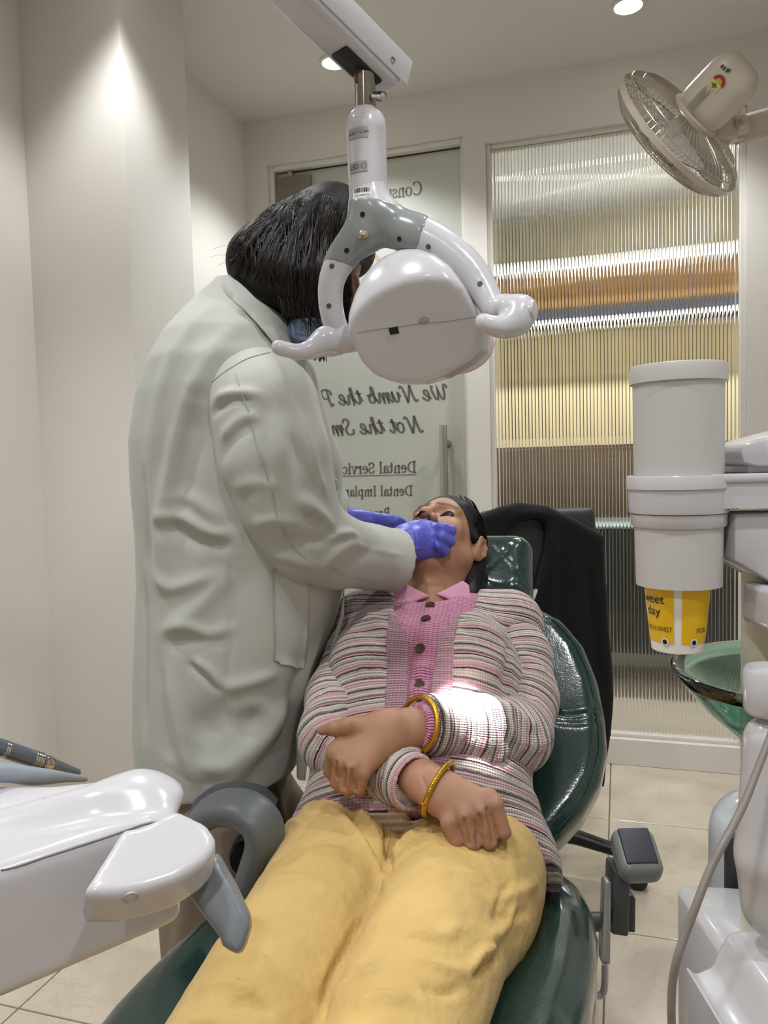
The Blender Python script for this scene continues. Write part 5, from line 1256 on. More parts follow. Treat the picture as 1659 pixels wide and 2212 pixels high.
for k in range(90):
    a = rs.uniform(-.2, 1.35); s = 1 if rs.random() < .75 else -1
    r0 = lambda u: 1.0 + rs.uniform(-.01, .02)
    base = np.array((s * .081 * math.cos(a), .040 + .094 * math.sin(a) * .9, .02)); pts = []
    for u in np.linspace(0, 1, 5):
        th = -.65 + u * 2.0
        pts.append(hl(s * .0815 * math.cos(a * (1 - .3 * u)) * math.cos(th * .5), .038 + .095 * math.sin(a) * math.cos(th * .55) - .05 * u * u, -.016 - .094 * math.sin(th) * .9))
    mb.add(*tube(pts, [.0006, .0008, .0008, .0008, .0005], 4))
for k in range(30):   # loose strands below the ear
    x0 = .07 + rs.uniform(-.012, .012); mb.add(*tube([hl(x0, -.05, -.035), hl(x0 + rs.uniform(-.01, .012), -.11, -.045 + rs.uniform(-.01, .02)), hl(x0 - .01 + rs.uniform(-.02, .02), -.18 - rs.uniform(0, .03), -.045 + rs.uniform(-.01, .03))], [.0008, .0008, .0003], 4))
mb.build('hair_strands', M_hair, patient, kind='stuff')

# ---- torso garments
def torso(inf):
    i = inf
    return [flat(HIP - TD * .02, HIP + TD * .20, .185 + i, .172 + i, TNn, .66, .03), flat(HIP + TD * .20, HIP + TD * (TL - .21), .172 + i, .180 + i, TNn, .63, .04), flat(HIP + TD * (TL - .21), NECK - TD * .080, .175 + i, .078 + i, TNn, .6, .03),
            rc(SL + TNn * .005, SR + TNn * .005, .052 + i, .052 + i, .04), rc(SL - TS * .005, P(862, 1322, 1.53), .050 + i, .032 + i, .03), rc(SR, P(990, 1328, 1.53), .050 + i, .030 + i, .03),
            ell(HIP + TD * (TL - .20) + TNn * .085 + TS * .072, (.075 + i, .055 + i, .075 + i), np.stack([TS, TNn, TD]), .05), ell(HIP + TD * (TL - .20) + TNn * .085 - TS * .072, (.075 + i, .055 + i, .075 + i), np.stack([TS, TNn, TD]), .05),
            ell(HIP + TD * .12 + TNn * .07, (.13 + i, .07 + i, .12 + i), np.stack([TS, TNn, TD]), .06)]
fo = HIP + TD * .3 + TNn * .13
def ont(x, y):
    d = ray(x, y); p = EYE + d * (((fo - EYE) @ TNn) / (d @ TNn)); return ((p - fo) @ TS, (p - fo) @ TD)
strip = lambda pts, k=.003: poly2([ont(*p) for p in pts], fo, TS, TD, .5, .001, k)
neckcut = sub(rc(NECK + TD * .0 + TNn * .07, NECK + TD * .2 + TNn * .07, .068, .075), .01)
tlo, thi = HIP - np.array((.36, .28, .25)), HIP + np.array((.40, .55, .50))
hem_p = P(900, 1775, 1.08)
hemn = -TD * .9 + TS * -.16 * -1 + TNn * .0
hem = plane(HIP - TD * .035 - TNn * 0, nrm(-TD + TS * .0 + TNn * .28), .004)
# pink top (cable knit) underneath
s_ = Sheet(torso(.002) + [neckcut, strip([(700, 1200), (1140, 1200), (1100, 1420), (1000, 1750), (840, 1750), (760, 1420)]) [:0] or inter(strip([(700, 1150), (1140, 1150), (1100, 1420), (1000, 1750), (840, 1750), (760, 1420)]), .003)], tlo, thi, .005, 2)
for k in range(5):     # cable twists each side of the placket
    for sx_ in (-1, 1):
        x = 922 + sx_ * (48 + 4 * k % 3); y = 1300 + k * 17
        s_.fold([(x - 8, y), (x, y + 8), (x + 8, y + 14)], .005, .004)
s_.fold([(928, 1300), (915, 1370), (908, 1440), (905, 1515)], .014, .006, taper=False)
for k in range(4): s_.fold([(880 + 2 * k, 1430 + 26 * k), (905, 1440 + 25 * k), (932, 1432 + 24 * k)], .008, .004 * (-1) ** k)
ptop = s_.obj('knit_top', M_pink, patient, attrs={'s': (s_.V - HIP) @ TD + .004 * vnoise(s_.V, 40, 3), 't': (s_.V - HIP) @ TS}, label='pink ribbed button-front knit top')
for x, y in ((929, 1306), (919, 1338), (905, 1400), (904, 1476)):
    p = s_.at(x, y); n_ = s_.N[np.argmin(((s_.V - p) ** 2).sum(1))]
    MB().add(*lathe(p + n_ * .001, n_, [(.0085, -.002), (.0092, .0008), (.0085, .0028), (.006, .0022), (.002, .0021)], 20)).build('button', mat('horn_button', '4a3a30', .25, var=.4, vscale=150), ptop)
# polo collar: two folded leaves lying on the chest
for pts in ([(868, 1256), (893, 1270), (930, 1288), (908, 1296), (880, 1308), (856, 1302), (844, 1288)], [(1000, 1254), (1013, 1264), (1018, 1300), (996, 1304), (966, 1294), (940, 1284), (966, 1272)]):
    q = [s_.at(x, y) for x, y in pts]; c = np.mean(q, 0) + TNn * .006; n_ = nrm(TNn * .62 + np.array((0, -.75, .25)))
    c = c + n_ * .006
    e1_ = nrm(TS - n_ * (TS @ n_)); e2_ = np.cross(n_, e1_)
    def onp(x, y): d = ray(x, y); return EYE + d * (((c - EYE) @ n_) / (d @ n_))
    sc2 = Sheet([poly2([((onp(*p) - c) @ e1_, (onp(*p) - c) @ e2_) for p in pts], c, e1_, e2_, .004, .003, .002)], c - .08, c + .08, .0022, 2)
    sc2.obj('collar', M_poll, ptop)
s_c = Sheet([rc(NECK - TD * .05 + TNn * .0 , NECK - TD * .018 + TNn * .010, .070, .064, .005), sub(rc(NECK - TD * .08, NECK + TD * .1 + TNn * .02, .060, .0585), .003), plane(NECK - TNn * .012, TNn, .004)], NECK - .12, NECK + .12, .003, 2)
s_c.obj('collar_stand', M_poll, ptop)
# cardigan body: left and right panels in one open garment
open_ = [(838, 1180), (1030, 1180), (1012, 1300), (990, 1330), (950, 1400), (932, 1480), (930, 1760), (880, 1760), (884, 1480), (886, 1400), (862, 1340), (846, 1300)]
cops = torso(.011) + [ell(HRj + CR * .03 + CA * .0 - UZ * .02, (.115, .13, .10), np.stack([CR, CA, UZ]), .05), ell(HLj - CR * .02 - UZ * .02, (.11, .13, .10), np.stack([CR, CA, UZ]), .05), neckcut, sub(strip(open_), .002), hem]
cd = Sheet(cops, tlo, thi, .0045, 2)
for l_, w, a in (([(1000, 1330), (1040, 1345), (1090, 1365), (1110, 1390)], .012, .006), ([(990, 1352), (1040, 1368), (1095, 1395)], .010, -.004), ([(1020, 1318), (1075, 1328), (1120, 1340)], .012, .005), ([(770, 1310), (810, 1335), (840, 1360)], .012, .005), ([(755, 1350), (800, 1362), (838, 1385)], .012, -.004),
                 ([(1000, 1430), (1050, 1436), (1090, 1446)], .018, .005), ([(760, 1440), (800, 1436), (836, 1440)], .016, .005), ([(1090, 1360), (1108, 1400), (1098, 1450), (1096, 1500)], .010, -.006), ([(1060, 1700), (1120, 1715), (1180, 1730)], .02, .008), ([(1080, 1745), (1140, 1770), (1190, 1790)], .018, .007), ([(1090, 1780), (1140, 1800), (1195, 1840)], .012, -.006), ([(650, 1720), (720, 1705), (790, 1700)], .015, .006)):
    cd.fold(l_, w, a)
cd.upd()
sN = lambda V: (V - HIP) @ TD + .010 * vnoise(V, 14, 1) + .003 * vnoise(V, 40, 2)
card = cd.obj('cardigan', M_card, patient, attrs={'s': sN(cd.V), 't': (cd.V - HIP) @ TS}, label='cream pink and brown striped knitted cardigan')
# front bands
for pts in ([(838, 1318), (862, 1340), (886, 1400), (884, 1480), (882, 1760), (832, 1760), (834, 1520), (838, 1400)], [(1002, 1312), (990, 1330), (950, 1400), (932, 1480), (928, 1760), (972, 1760), (978, 1520), (985, 1400)]):
    b_ = Sheet(torso(.0145) + [neckcut, inter(strip(pts), .003), hem], tlo, thi, .0045, 2)
    b_.obj('front_band', M_band, card, attrs={'s': (b_.V - HIP) @ TD + .002 * vnoise(b_.V, 60, 5), 't': (b_.V - HIP) @ TS}, label='pink crochet front band')
# pink crochet border along the hem at the left
hops2 = [(o, (lambda f: (lambda p: f(p) - .0035))(f), k) if o == 'u' else (o, f, k) for o, f, k in cops] + [plane(HIP + TD * .012, nrm(TD - TNn * .28), .003), inter(strip([(560, 1560), (800, 1560), (800, 1900), (560, 1900)]), .003)]
hb3 = Sheet(hops2, tlo, thi, .0048, 2)
hb3.obj('hem_band', M_band, card, attrs={'s': (hb3.V - HIP) @ TD, 't': (hb3.V - HIP) @ TS}, label='pink crochet hem border')
# sleeves
def sleeve(joints, rads, lo, hi, folds, name, cutp=None, cutn=None, seed=0, kk=.03):
    ops = chain(joints, rads, kk)
    if cutp is not None: ops.append(plane(cutp, cutn, .004))
    s = Sheet(ops, lo, hi, .0042, 2)
    for l_, w, a in folds: s.fold(l_, w, a)
    J = np.array(joints); best = np.full(len(s.V), 1e9); S_ = np.zeros(len(s.V)); T_ = np.zeros(len(s.V)); acc = 0
    cj = catmull(J, 8)
    for i in range(len(cj) - 1):
        a, b2 = cj[i], cj[i + 1]; ba = b2 - a; L2 = np.linalg.norm(ba); t = np.clip((s.V - a) @ ba / (L2 * L2), 0, 1); pr = a + t[:, None] * ba
        d = np.linalg.norm(s.V - pr, axis=1); k = d < best
        x_, y_, z_ = frame(ba, (0, 0, 1)); r = s.V - pr
        S_[k] = acc + t[k] * L2; T_[k] = np.arctan2((r @ y_)[k], (r @ x_)[k]) * .06; best[k] = d[k]; acc += L2
    for _ in range(3): S_ = relax(np.repeat(S_[:, None], 3, 1), s.Q, 8)[:, 0]
    return s.obj(name, M_card, card, attrs={'s': S_ + .006 * vnoise(s.V, 18, seed) + .002 * vnoise(s.V, 60, seed + 1), 't': T_}, label='striped knitted sleeve')
cuffR = P(918, 1568, 1.175)
jr = [SR - TS * .02, P(1114, 1420, 1.445), P(1128, 1510, 1.37), P(1110, 1588, 1.285), P(1035, 1580, 1.225), cuffR + (cuffR - P(1040, 1580, 1.225)) * .3]
sleeve(jr, [.058, .062, .060, .060, .054, .043], (-.05, 1.05, .5), (.45, 1.65, 1.0), [([(1095, 1480), (1130, 1490), (1165, 1500)], .014, -.006), ([(1085, 1510), (1130, 1540), (1160, 1580)], .014, .007), ([(1075, 1520), (1095, 1580), (1120, 1630)], .012, -.007), ([(1130, 1600), (1160, 1620), (1190, 1600)], .014, .006), ([(1100, 1640), (1060, 1650), (1020, 1655)], .01, .005), ([(1110, 1400), (1150, 1420), (1190, 1450)], .014, .005), ([(1045, 1520), (1060, 1580), (1060, 1640)], .01, .004)], 'sleeve', cuffR, cuffR - P(1010, 1578, 1.21), 11)
cuffL = P(888, 1678, 1.118)
jl = [SL + TS * .02, P(768, 1420, 1.455), P(733, 1510, 1.37), P(724, 1592, 1.285), P(790, 1660, 1.215), cuffL + (cuffL - P(790, 1660, 1.215)) * .3]
sleeve(jl, [.056, .058, .056, .058, .050, .044], (-.3, 1.0, .48), (.14, 1.65, 1.0), [([(700, 1480), (740, 1490), (770, 1510)], .014, .006), ([(690, 1520), (730, 1530), (770, 1545)], .014, -.006), ([(670, 1560), (700, 1590), (720, 1640)], .012, .005), ([(730, 1400), (760, 1410), (780, 1440)], .012, .005)], 'sleeve', cuffL, cuffL - P(790, 1660, 1.215), 21)
# rolled cuffs
def cuff(c, ax_, r, L_, seed):
    d_ = nrm(ax_); sc3 = Sheet([rc(c - d_ * L_ / 2, c + d_ * L_ / 2, r, r * .98, .004), plane(c + d_ * L_ / 2, d_, .006), plane(c - d_ * L_ / 2, -d_, .006), sub(rc(c + d_ * (L_ / 2 - .006), c + d_ * L_, r - .009, r - .008), .004)], c - .12, c + .12, .0035, 2)
    x_, y_, z_ = frame(d_); an_ = np.arctan2((sc3.V - c) @ y_, (sc3.V - c) @ x_)
    sc3.obj('rolled_cuff', M_card, card, attrs={'s': ((sc3.V - c) @ d_) * 1.0 + .03 + .002 * vnoise(sc3.V, 50, seed), 't': an_ * .05})
cuff(P(864, 1676, 1.134), P(905, 1692, 1.105) - P(825, 1654, 1.175), .0435, .074, 31)
cuff(P(944, 1568, 1.185), P(905, 1566, 1.165) - P(1010, 1575, 1.21), .0500, .05, 37)
# pink ribbed cuff and bangles
dW = nrm(WR_ - P(1040, 1580, 1.225)); c0 = P(932, 1570, 1.175)
s_ = Sheet([rc(c0 - dW * .03, c0 + dW * .026, .0385, .036, .005), plane(c0 + dW * .026, dW, .002)], c0 - .1, c0 + .1, .003, 2)
x_, y_, z_ = frame(dW)
an = np.arctan2((s_.V - c0) @ y_, (s_.V - c0) @ x_); s_.V += s_.N * (.0012 * np.sin(an * 44))[:, None]
s_.obj('ribbed_cuff', M_pink, patient, attrs={'s': an * .036, 't': (s_.V - c0) @ dW}, label='pink ribbed knit cuff')
def bangle(c, axis, R1, R2, tilt_up, label):
    x, y, d = frame(axis, tilt_up); t_ = np.linspace(0, 2 * math.pi, 65)[:-1]
    g = thing('bangle', c, label, 'bangle')
    MB().add(*tube([c + x * R1 * math.cos(q) + y * R2 * math.sin(q) for q in t_], .0042, 10, close=True)).build('band', M_gold, g)
    m = MB()
    for k in range(72):
        q = 2 * math.pi * k / 72; m.add(*lathe(c + x * (R1 + .0036) * math.cos(q) + y * (R2 + .0036) * math.sin(q), x * math.cos(q) + y * math.sin(q), [(.0012, -.0004), (.0013, .0005), (.0005, .0014)], 6))
    m.build('beading', M_gold, g)
    MB().add(*tube([c + (x * math.cos(q) + y * math.sin(q)) * (R1 + .001) for q in np.linspace(-.35, .35, 9) - math.pi / 2 * 0], .0048, 8)).build('clasp', M_gold, g)
cbl = P(903, 1565, 1.165); bangle(cbl, nrm(dW + np.array((.25, 0, .05))), .0425, .0415, (0, 0, 1), 'gold bangle over the pink ribbed cuff')
dw2 = nrm(zpt(1080, 830, 1.115) - WL_); cbr = P(948, 1702, 1.086); bangle(cbr, nrm(nrm(P(1000, 1735, 1.055) - WL_) + np.array((.0, .25, -.1))), .0400, .0345, (0, -.6, .8), 'gold bangle on the bare wrist above the fist')
# ---- trousers
KL2, KR2 = KL + np.array((0, 0, 0)), KR
pants = [rc(HLj + CA * .01 - CR * .01, KL, .108, .084, .012), rc(HRj + CA * .01, KR, .112, .074, .012), flat(HLj + CA * .07, HRj + CA * .07, .118, .118, UZ, .95, .025), rc(KL, AL, .084, .07, .02), rc(KR, AR2, .074, .07, .012),
         ell(HRj + CR * .045 - CA * .06, (.075, .15, .09), np.stack([CR, CA, UZ]), .04), ell(HLj - CR * .03 - CA * .04, (.075, .15, .09), np.stack([CR, CA, UZ]), .04), plane((AL + AR2) / 2 + np.array((0, .03, 0)), (0, -1, 0), .004)]
def wr(p): return (.0016 * vnoise(p, 45, 8) + .0010 * np.exp(-(vnoise(p, 42, 12) / .08) ** 2) - .0012 * np.exp(-(vnoise(p, 60, 13) / .07) ** 2)) + .0008 * np.exp(-(vnoise(p, 95, 14) / .12) ** 2)
pt_ = Sheet(pants, (-.36, .2, .28), (.36, 1.42, .72), .005, 2, disp=wr)
PF = [([(838, 1725), (842, 1780), (838, 1860), (828, 1900)], .008, -.008), ([(770, 1735), (805, 1785), (830, 1840)], .010, .008), ([(745, 1740), (790, 1800), (826, 1868)], .008, -.006), ([(905, 1790), (870, 1815), (840, 1850)], .009, .008), ([(930, 1812), (880, 1835), (842, 1872)], .008, -.007), ([(720, 1740), (770, 1790), (815, 1850), (832, 1920)], .012, .006),
      ([(835, 1862), (800, 1945), (755, 2035), (712, 2120), (692, 2212)], .006, -.010), ([(1000, 1990), (960, 2020), (900, 2010), (840, 2015)], .014, .005), ([(1120, 1950), (1090, 2010), (1050, 2030)], .01, .006), ([(1110, 1900), (1080, 1945), (1085, 2000)], .008, -.004), ([(820, 2090), (760, 2110), (710, 2160)], .012, .005), ([(1020, 2100), (960, 2090), (880, 2060)], .012, .005), ([(1010, 2130), (950, 2140), (900, 2120)], .008, -.005),
      ([(640, 1850), (700, 1830), (760, 1840)], .012, .004), ([(560, 1900), (620, 1890), (700, 1900)], .014, .003), ([(500, 2000), (560, 1985), (620, 2000)], .01, -.004), ([(470, 2070), (530, 2060), (590, 2080)], .012, .005), ([(420, 2140), (500, 2120), (560, 2150)], .012, .006), ([(480, 2180), (540, 2160), (600, 2190)], .01, -.005), ([(590, 1780), (620, 1770), (650, 1775)], .01, .005),
      ([(1170, 1900), (1120, 1930), (1060, 1940)], .012, .004), ([(1150, 1960), (1100, 1980), (1060, 1975)], .009, -.004), ([(1075, 2040), (1040, 2060), (1020, 2100)], .008, .008), ([(1090, 2050), (1060, 2085), (1020, 2110)], .007, -.006), ([(880, 1900), (960, 1880), (1050, 1890)], .02, .004), ([(760, 2180), (820, 2150), (900, 2160)], .014, .006)]
for l_, w, a in PF: pt_.fold(l_, w * .62, a * 1.25)

pt_.upd(); tr = pt_.obj('trousers', M_pant, patient, label='mustard yellow cotton trousers')
ob('seam', *tube(pt_.line([(842, 1728), (843, 1770), (839, 1820), (836, 1858)], 5), .0008, 5), mat('seam_ochre', 'a9853f', .9), tr)
# ================================================================== CLINICIAN
M_coat = mat('coat_cotton', 'a9aaa3', .8, sheen=.15, var=.02, vscale=6, bump=.12, bscale=30, bdist=.004)
M_glove = mat('blue_nitrile', '5557b8', .38, spec=.5, bump=.5, bscale=70, bdist=.003)
M_trou = mat('beige_trousers', '8d7f70', .85, bump=.2, bscale=30, bdist=.005)
M_mask = mat('mask_blue', '8090ad', .7)
M_skin2 = skin('clinician_skin', '8a6450', 'a57a62')
DY = 1.50
doc = thing('person', (P(500, 1700, DY)[0], DY, 0), 'dark-haired clinician in white lab coat and blue gloves bending over the patient', 'person')
def vloft(rows, y0, k=.02, p=2.4):      # rows: (py, xl, xr, ycentre, ry)
    rows = sorted(rows, key=lambda r_: -r_[0])
    zz = np.array([P((r_[1] + r_[2]) / 2, r_[0], y0)[2] for r_ in rows]); cx = np.array([(P(r_[1], r_[0], y0)[0] + P(r_[2], r_[0], y0)[0]) / 2 for r_ in rows])
    hx = np.array([(P(r_[2], r_[0], y0)[0] - P(r_[1], r_[0], y0)[0]) / 2 for r_ in rows]); cy = np.array([r_[3] for r_ in rows]); hy = np.array([r_[4] for r_ in rows])
    def f(pt):
        z = pt[..., 2]; a, b, c, d = [np.interp(z, zz, v) for v in (cx, hx, cy, hy)]
        x, y = np.abs(pt[..., 0] - a), np.abs(pt[..., 1] - c)
        k0 = ((x / b) ** p + (y / d) ** p) ** (1 / p)
        e = (k0 - 1) * np.minimum(b, d) * .85
        return np.maximum(e, np.maximum(z - zz[-1], zz[0] - z))
    return ('u', f, k)
rows = [(605, 470, 560, 1.50, .05), (640, 430, 600, 1.50, .075), (680, 396, 634, 1.50, .115), (730, 362, 650, 1.50, .165), (790, 332, 664, 1.50, .195), (850, 312, 684, 1.50, .20), (950, 295, 704, 1.50, .195), (1050, 298, 722, 1.50, .19), (1150, 306, 742, 1.50, .185), (1250, 309, 748, 1.50, .185),
        (1350, 306, 725, 1.50, .19), (1450, 304, 688, 1.50, .195), (1550, 305, 656, 1.50, .20), (1640, 312, 646, 1.50, .20), (1740, 330, 640, 1.50, .20)]
hemc = P(480, 1700, 1.32)
coat_ops = [vloft(rows, DY), plane(P(480, 1712, 1.36), nrm(np.array((.10, -.12, -1))), .004),
            sub(vloft([(1560, 318, 640, 1.50, .185), (1640, 324, 634, 1.50, .187), (1760, 330, 634, 1.50, .187)], DY), .004)]
ct = Sheet(coat_ops, (-.60, 1.24, .42), (-.02, 1.76, 1.60), .0058, 3)
CF = [  # drapery folds, traced along the cloth
 ([(455, 650), (400, 710), (360, 790), (330, 900), (318, 1050), (320, 1200)], .016, .007), ([(450, 745), (405, 820), (372, 930), (352, 1060), (345, 1180), (350, 1300)], .018, .014), ([(428, 760), (388, 850), (358, 950), (338, 1080)], .014, -.009),
 ([(520, 690), (450, 770), (420, 860)], .018, .006), ([(425, 880), (405, 960), (385, 1050), (375, 1150)], .022, -.012), ([(350, 1085), (400, 1080), (440, 1100), (480, 1140)], .014, .007), ([(330, 1120), (380, 1115), (440, 1150), (510, 1160)], .012, .010), ([(335, 1145), (390, 1150), (450, 1180), (510, 1185)], .014, -.008),
 ([(310, 1000), (314, 1120), (318, 1240)], .012, -.007), ([(325, 1230), (360, 1270), (400, 1262), (480, 1235)], .012, .009), ([(345, 1370), (400, 1330), (460, 1280), (505, 1240)], .016, .008), ([(345, 1365), (400, 1350), (450, 1375), (505, 1362)], .012, .009), ([(360, 1392), (420, 1378), (500, 1384)], .014, -.007),
 ([(400, 1425), (440, 1460), (482, 1496)], .007, -.007), ([(410, 1422), (450, 1455), (488, 1488)], .008, .007), ([(490, 1495), (540, 1478), (610, 1455)], .012, .008), ([(335, 1400), (345, 1500), (352, 1600), (362, 1650)], .014, -.008), ([(345, 1420), (375, 1540), (400, 1640), (440, 1710)], .014, .010),
 ([(430, 1610), (470, 1560), (530, 1545), (590, 1570)], .032, -.016), ([(490, 1552), (550, 1530), (605, 1560)], .02, .009), ([(420, 1650), (490, 1660), (560, 1600), (620, 1530)], .018, .014), ([(470, 1715), (540, 1650), (600, 1580), (645, 1490)], .018, .009), ([(670, 1410), (640, 1490), (615, 1600)], .016, -.009), ([(700, 1370), (668, 1450), (650, 1540)], .012, .008),
 ([(520, 660), (560, 690), (600, 730)], .016, -.006), ([(305, 1250), (306, 1400), (305, 1600)], .010, -.010), ([(500, 1190), (502, 1300), (496, 1420), (490, 1560)], .004, -.004), ([(318, 1625), (400, 1690), (500, 1690), (640, 1660)], .003, -.002)]
for l_, w, a in CF: ct.fold(l_, w, a)
ct.upd(); coat = ct.obj('lab_coat', M_coat, doc, label='long white lab coat')
# pocket patch
def patch(sheet, pts, off, name, m, parent, h=.004, lo=None, hi=None):
    P3 = [sheet.at(x, y) for x, y in pts]; c = np.mean(P3, 0); i = [np.argmin(((sheet.V - p) ** 2).sum(1)) for p in P3]; n_ = nrm(sheet.N[i].sum(0))
    K = 8; V, Fc = [], []          # bilinear grid laid on the cloth
    a, b, c_, d = [np.array(p, float) for p in (pts[0], pts[1], pts[2], pts[3])]
    for r_ in range(K + 1):
        for s in range(K + 1):
            u, v = s / K, r_ / K; q = (a * (1 - u) + b * u) * (1 - v) + (d * (1 - u) + c_ * u) * v
            p = sheet.at(*q); V.append(p + sheet.N[np.argmin(((sheet.V - p) ** 2).sum(1))] * off)
    n2 = len(V); V += [p - n_ * (off + .004) for p in V]
    g = lambda r_, s: r_ * (K + 1) + s
    Fc = [(g(r_, s), g(r_, s + 1), g(r_ + 1, s + 1), g(r_ + 1, s)) for r_ in range(K) for s in range(K)]
    rim = [g(0, s) for s in range(K)] + [g(r_, K) for r_ in range(K)] + [g(K, s) for s in range(K, 0, -1)] + [g(r_, 0) for r_ in range(K, 0, -1)]
    Fc += [(rim[i], rim[(i + 1) % len(rim)], rim[(i + 1) % len(rim)] + n2, rim[i] + n2) for i in range(len(rim))]
    return ob(name, relax_pts(V, K), Fc, m, parent)
def relax_pts(V, K):
    V = np.array(V); n = (K + 1) ** 2
    G = V[:n].reshape(K + 1, K + 1, 3)
    for _ in range(3):
        H_ = G.copy(); H_[1:-1, 1:-1] = (G[1:-1, 1:-1] * 2 + G[:-2, 1:-1] + G[2:, 1:-1] + G[1:-1, :-2] + G[1:-1, 2:]) / 6; G = H_
    V[:n] = G.reshape(-1, 3); return V
patch(ct, [(594, 1232), (672, 1252), (660, 1448), (596, 1430)], .004, 'patch_pocket', M_coat, coat)
# back vent flap and hem band
fl = [(306, 1240), (296, 1310), (290, 1400), (294, 1500), (300, 1570), (304, 1606), (308, 1560), (309, 1420), (308, 1300)]
MB().add(*prism([P(x, y, 1.50) for x, y in fl], (0, 1, 0), .012)).build('vent_flap', M_coat, coat, bevel=.003)
fe = [(745, 1265), (738, 1330), (712, 1410), (678, 1480), (650, 1560), (642, 1620), (643, 1685), (660, 1688), (664, 1655), (655, 1610), (660, 1560), (690, 1480), (722, 1410), (744, 1330)]
fm_ = [P(x, y, 1.40) for x, y in fe]
MB().add(*prism(fm_, nrm(np.array((-.3, 1, 0))), .012)).build('front_edge', M_coat, coat, bevel=.004)
fe2 = [(690, 880), (712, 960), (728, 1040), (748, 1130), (748, 1250), (742, 1262), (735, 1120), (716, 1040), (702, 960), (684, 890)]
MB().add(*prism([P(x, y, 1.42) for x, y in fe2], nrm(np.array((-.4, 1, 0))), .05)).build('button_placket', M_coat, coat, bevel=.004)
MB().add(*lathe(P(722, 1044, 1.418), (-.1, -1, 0), [(.009, -.002), (.0095, .001), (.008, .003), (.003, .002)], 18)).build('button', mat('coat_button', 'a9aaa2', .4), coat)
# collar: a folded band around the neck
Ya = 1.33
ctr = [(452, 618, 1.52), (470, 596, 1.47), (505, 602, 1.42), (548, 640, 1.385), (590, 690, 1.37), (625, 735, 1.38), (646, 768, 1.40)]
cb = catmull([P(*v) for v in ctr], 5)
low = [(446, 626, 1.50), (462, 628, 1.45), (492, 642, 1.40), (530, 672, 1.365), (570, 715, 1.345), (606, 760, 1.355), (640, 790, 1.38)]
lb = catmull([P(*v) for v in low], 5)
rs_ = []
for a, b_ in zip(cb, lb):
    o_ = nrm(np.array((.25, -.9, .35))) * .006; md = (a + b_) / 2 + o_ * .8
    rs_.append([a, md, b_ + o_ * .3, b_ - o_ * .4, md - o_ * 1.4, a - o_ * 1.0 + UZ * -.004])
MB().add(*loft(rs_)).build('collar', M_coat, coat, auto=60)
ctr2 = [(470, 596, 1.47), (520, 606, 1.56), (580, 640, 1.62), (630, 690, 1.62), (652, 740, 1.56), (655, 780, 1.48)]
cb2 = catmull([P(*v) for v in ctr2], 5); rs_ = [[a, a - UZ * .03 + np.array((0, .02, 0)), a - UZ * .06 + np.array((-.005, .028, 0)), a - UZ * .05 + np.array((-.005, .015, 0))] for a in cb2]
MB().add(*loft(rs_)).build('collar_far', M_coat, coat, auto=60)
# near sleeve
sj = [(520, 822, 1.385, .078), (566, 880, 1.355, .092), (592, 985, 1.345, .092), (620, 1085, 1.35, .082), (655, 1160, 1.365, .073), (720, 1190, 1.40, .064), (800, 1203, 1.45, .056), (868, 1212, 1.495, .056), (905, 1218, 1.52, .056)]
cut = P(856, 1210, 1.49)
sops = chain([P(*v[:3]) for v in sj], [v[3] for v in sj], .03) + [plane(cut, nrm(P(905, 1216, 1.52) - P(800, 1203, 1.45)), .003), sub(rc(P(850, 1208, 1.482), P(930, 1219, 1.535), .046, .050), .003)]
sl = Sheet(sops, (-.42, 1.2, .72), (.12, 1.68, 1.42), .0050, 3)
SF = [([(590, 760), (630, 870), (662, 970), (700, 1070)], .010, .006), ([(455, 862), (505, 842), (570, 850)], .009, .008), ([(448, 900), (490, 862), (540, 862)], .008, -.006), ([(470, 950), (510, 910), (560, 895)], .010, .006), ([(470, 1000), (500, 950), (550, 900)], .012, -.005), ([(612, 850), (575, 910), (560, 990), (570, 1070)], .018, -.007),
      ([(640, 1075), (695, 1110), (730, 1155)], .011, .009), ([(655, 1110), (705, 1135), (740, 1168)], .009, -.008), ([(715, 1168), (745, 1150), (775, 1150)], .007, .010), ([(600, 1170), (660, 1172), (715, 1165)], .011, -.007), ([(690, 1240), (735, 1195), (775, 1165)], .011, .007), ([(720, 1250), (770, 1215), (820, 1175)], .014, -.005), ([(765, 1168), (820, 1186), (880, 1200)], .004, .003), ([(500, 1060), (550, 1045), (610, 1060)], .012, .005), ([(540, 1140), (595, 1125), (660, 1140)], .011, .006), ([(580, 1205), (640, 1215), (700, 1235)], .010, .006), ([(650, 880), (680, 980), (712, 1080)], .010, .006), ([(635, 930), (662, 1010), (695, 1080)], .008, -.006)]
for l_, w, a in SF: sl.fold(l_, w, a)
sl.upd(); slo = sl.obj('sleeve', M_coat, coat, label='white coat sleeve')
ob('sleeve_seam', *tube(sl.seam([(505, 800), (545, 920), (575, 1040), (600, 1120), (640, 1190), (720, 1235), (800, 1262), (845, 1272)], 6), .0010, 5), mat('coat_seam', 'a3a49d', .9), coat)
ob('shoulder_seam', *tube(sl.seam([(586, 756), (545, 764), (500, 786), (460, 816), (432, 850), (422, 890)], 6), .0010, 5), MATS['coat_seam'], coat)
# far sleeve
fj = [P(600, 830, 1.66), P(660, 1000, 1.74), P(690, 1110, 1.78), P(730, 1130, 1.77), P(752, 1128, 1.765)]
s_ = Sheet(chain(fj, [.085, .075, .065, .055, .05], .03) + [plane(P(752, 1128, 1.765), (1, 0, -.05), .003)], (-.4, 1.5, .85), (.05, 1.9, 1.42), .007, 2)
s_.obj('sleeve', M_coat, coat, label='white coat sleeve of the far arm')
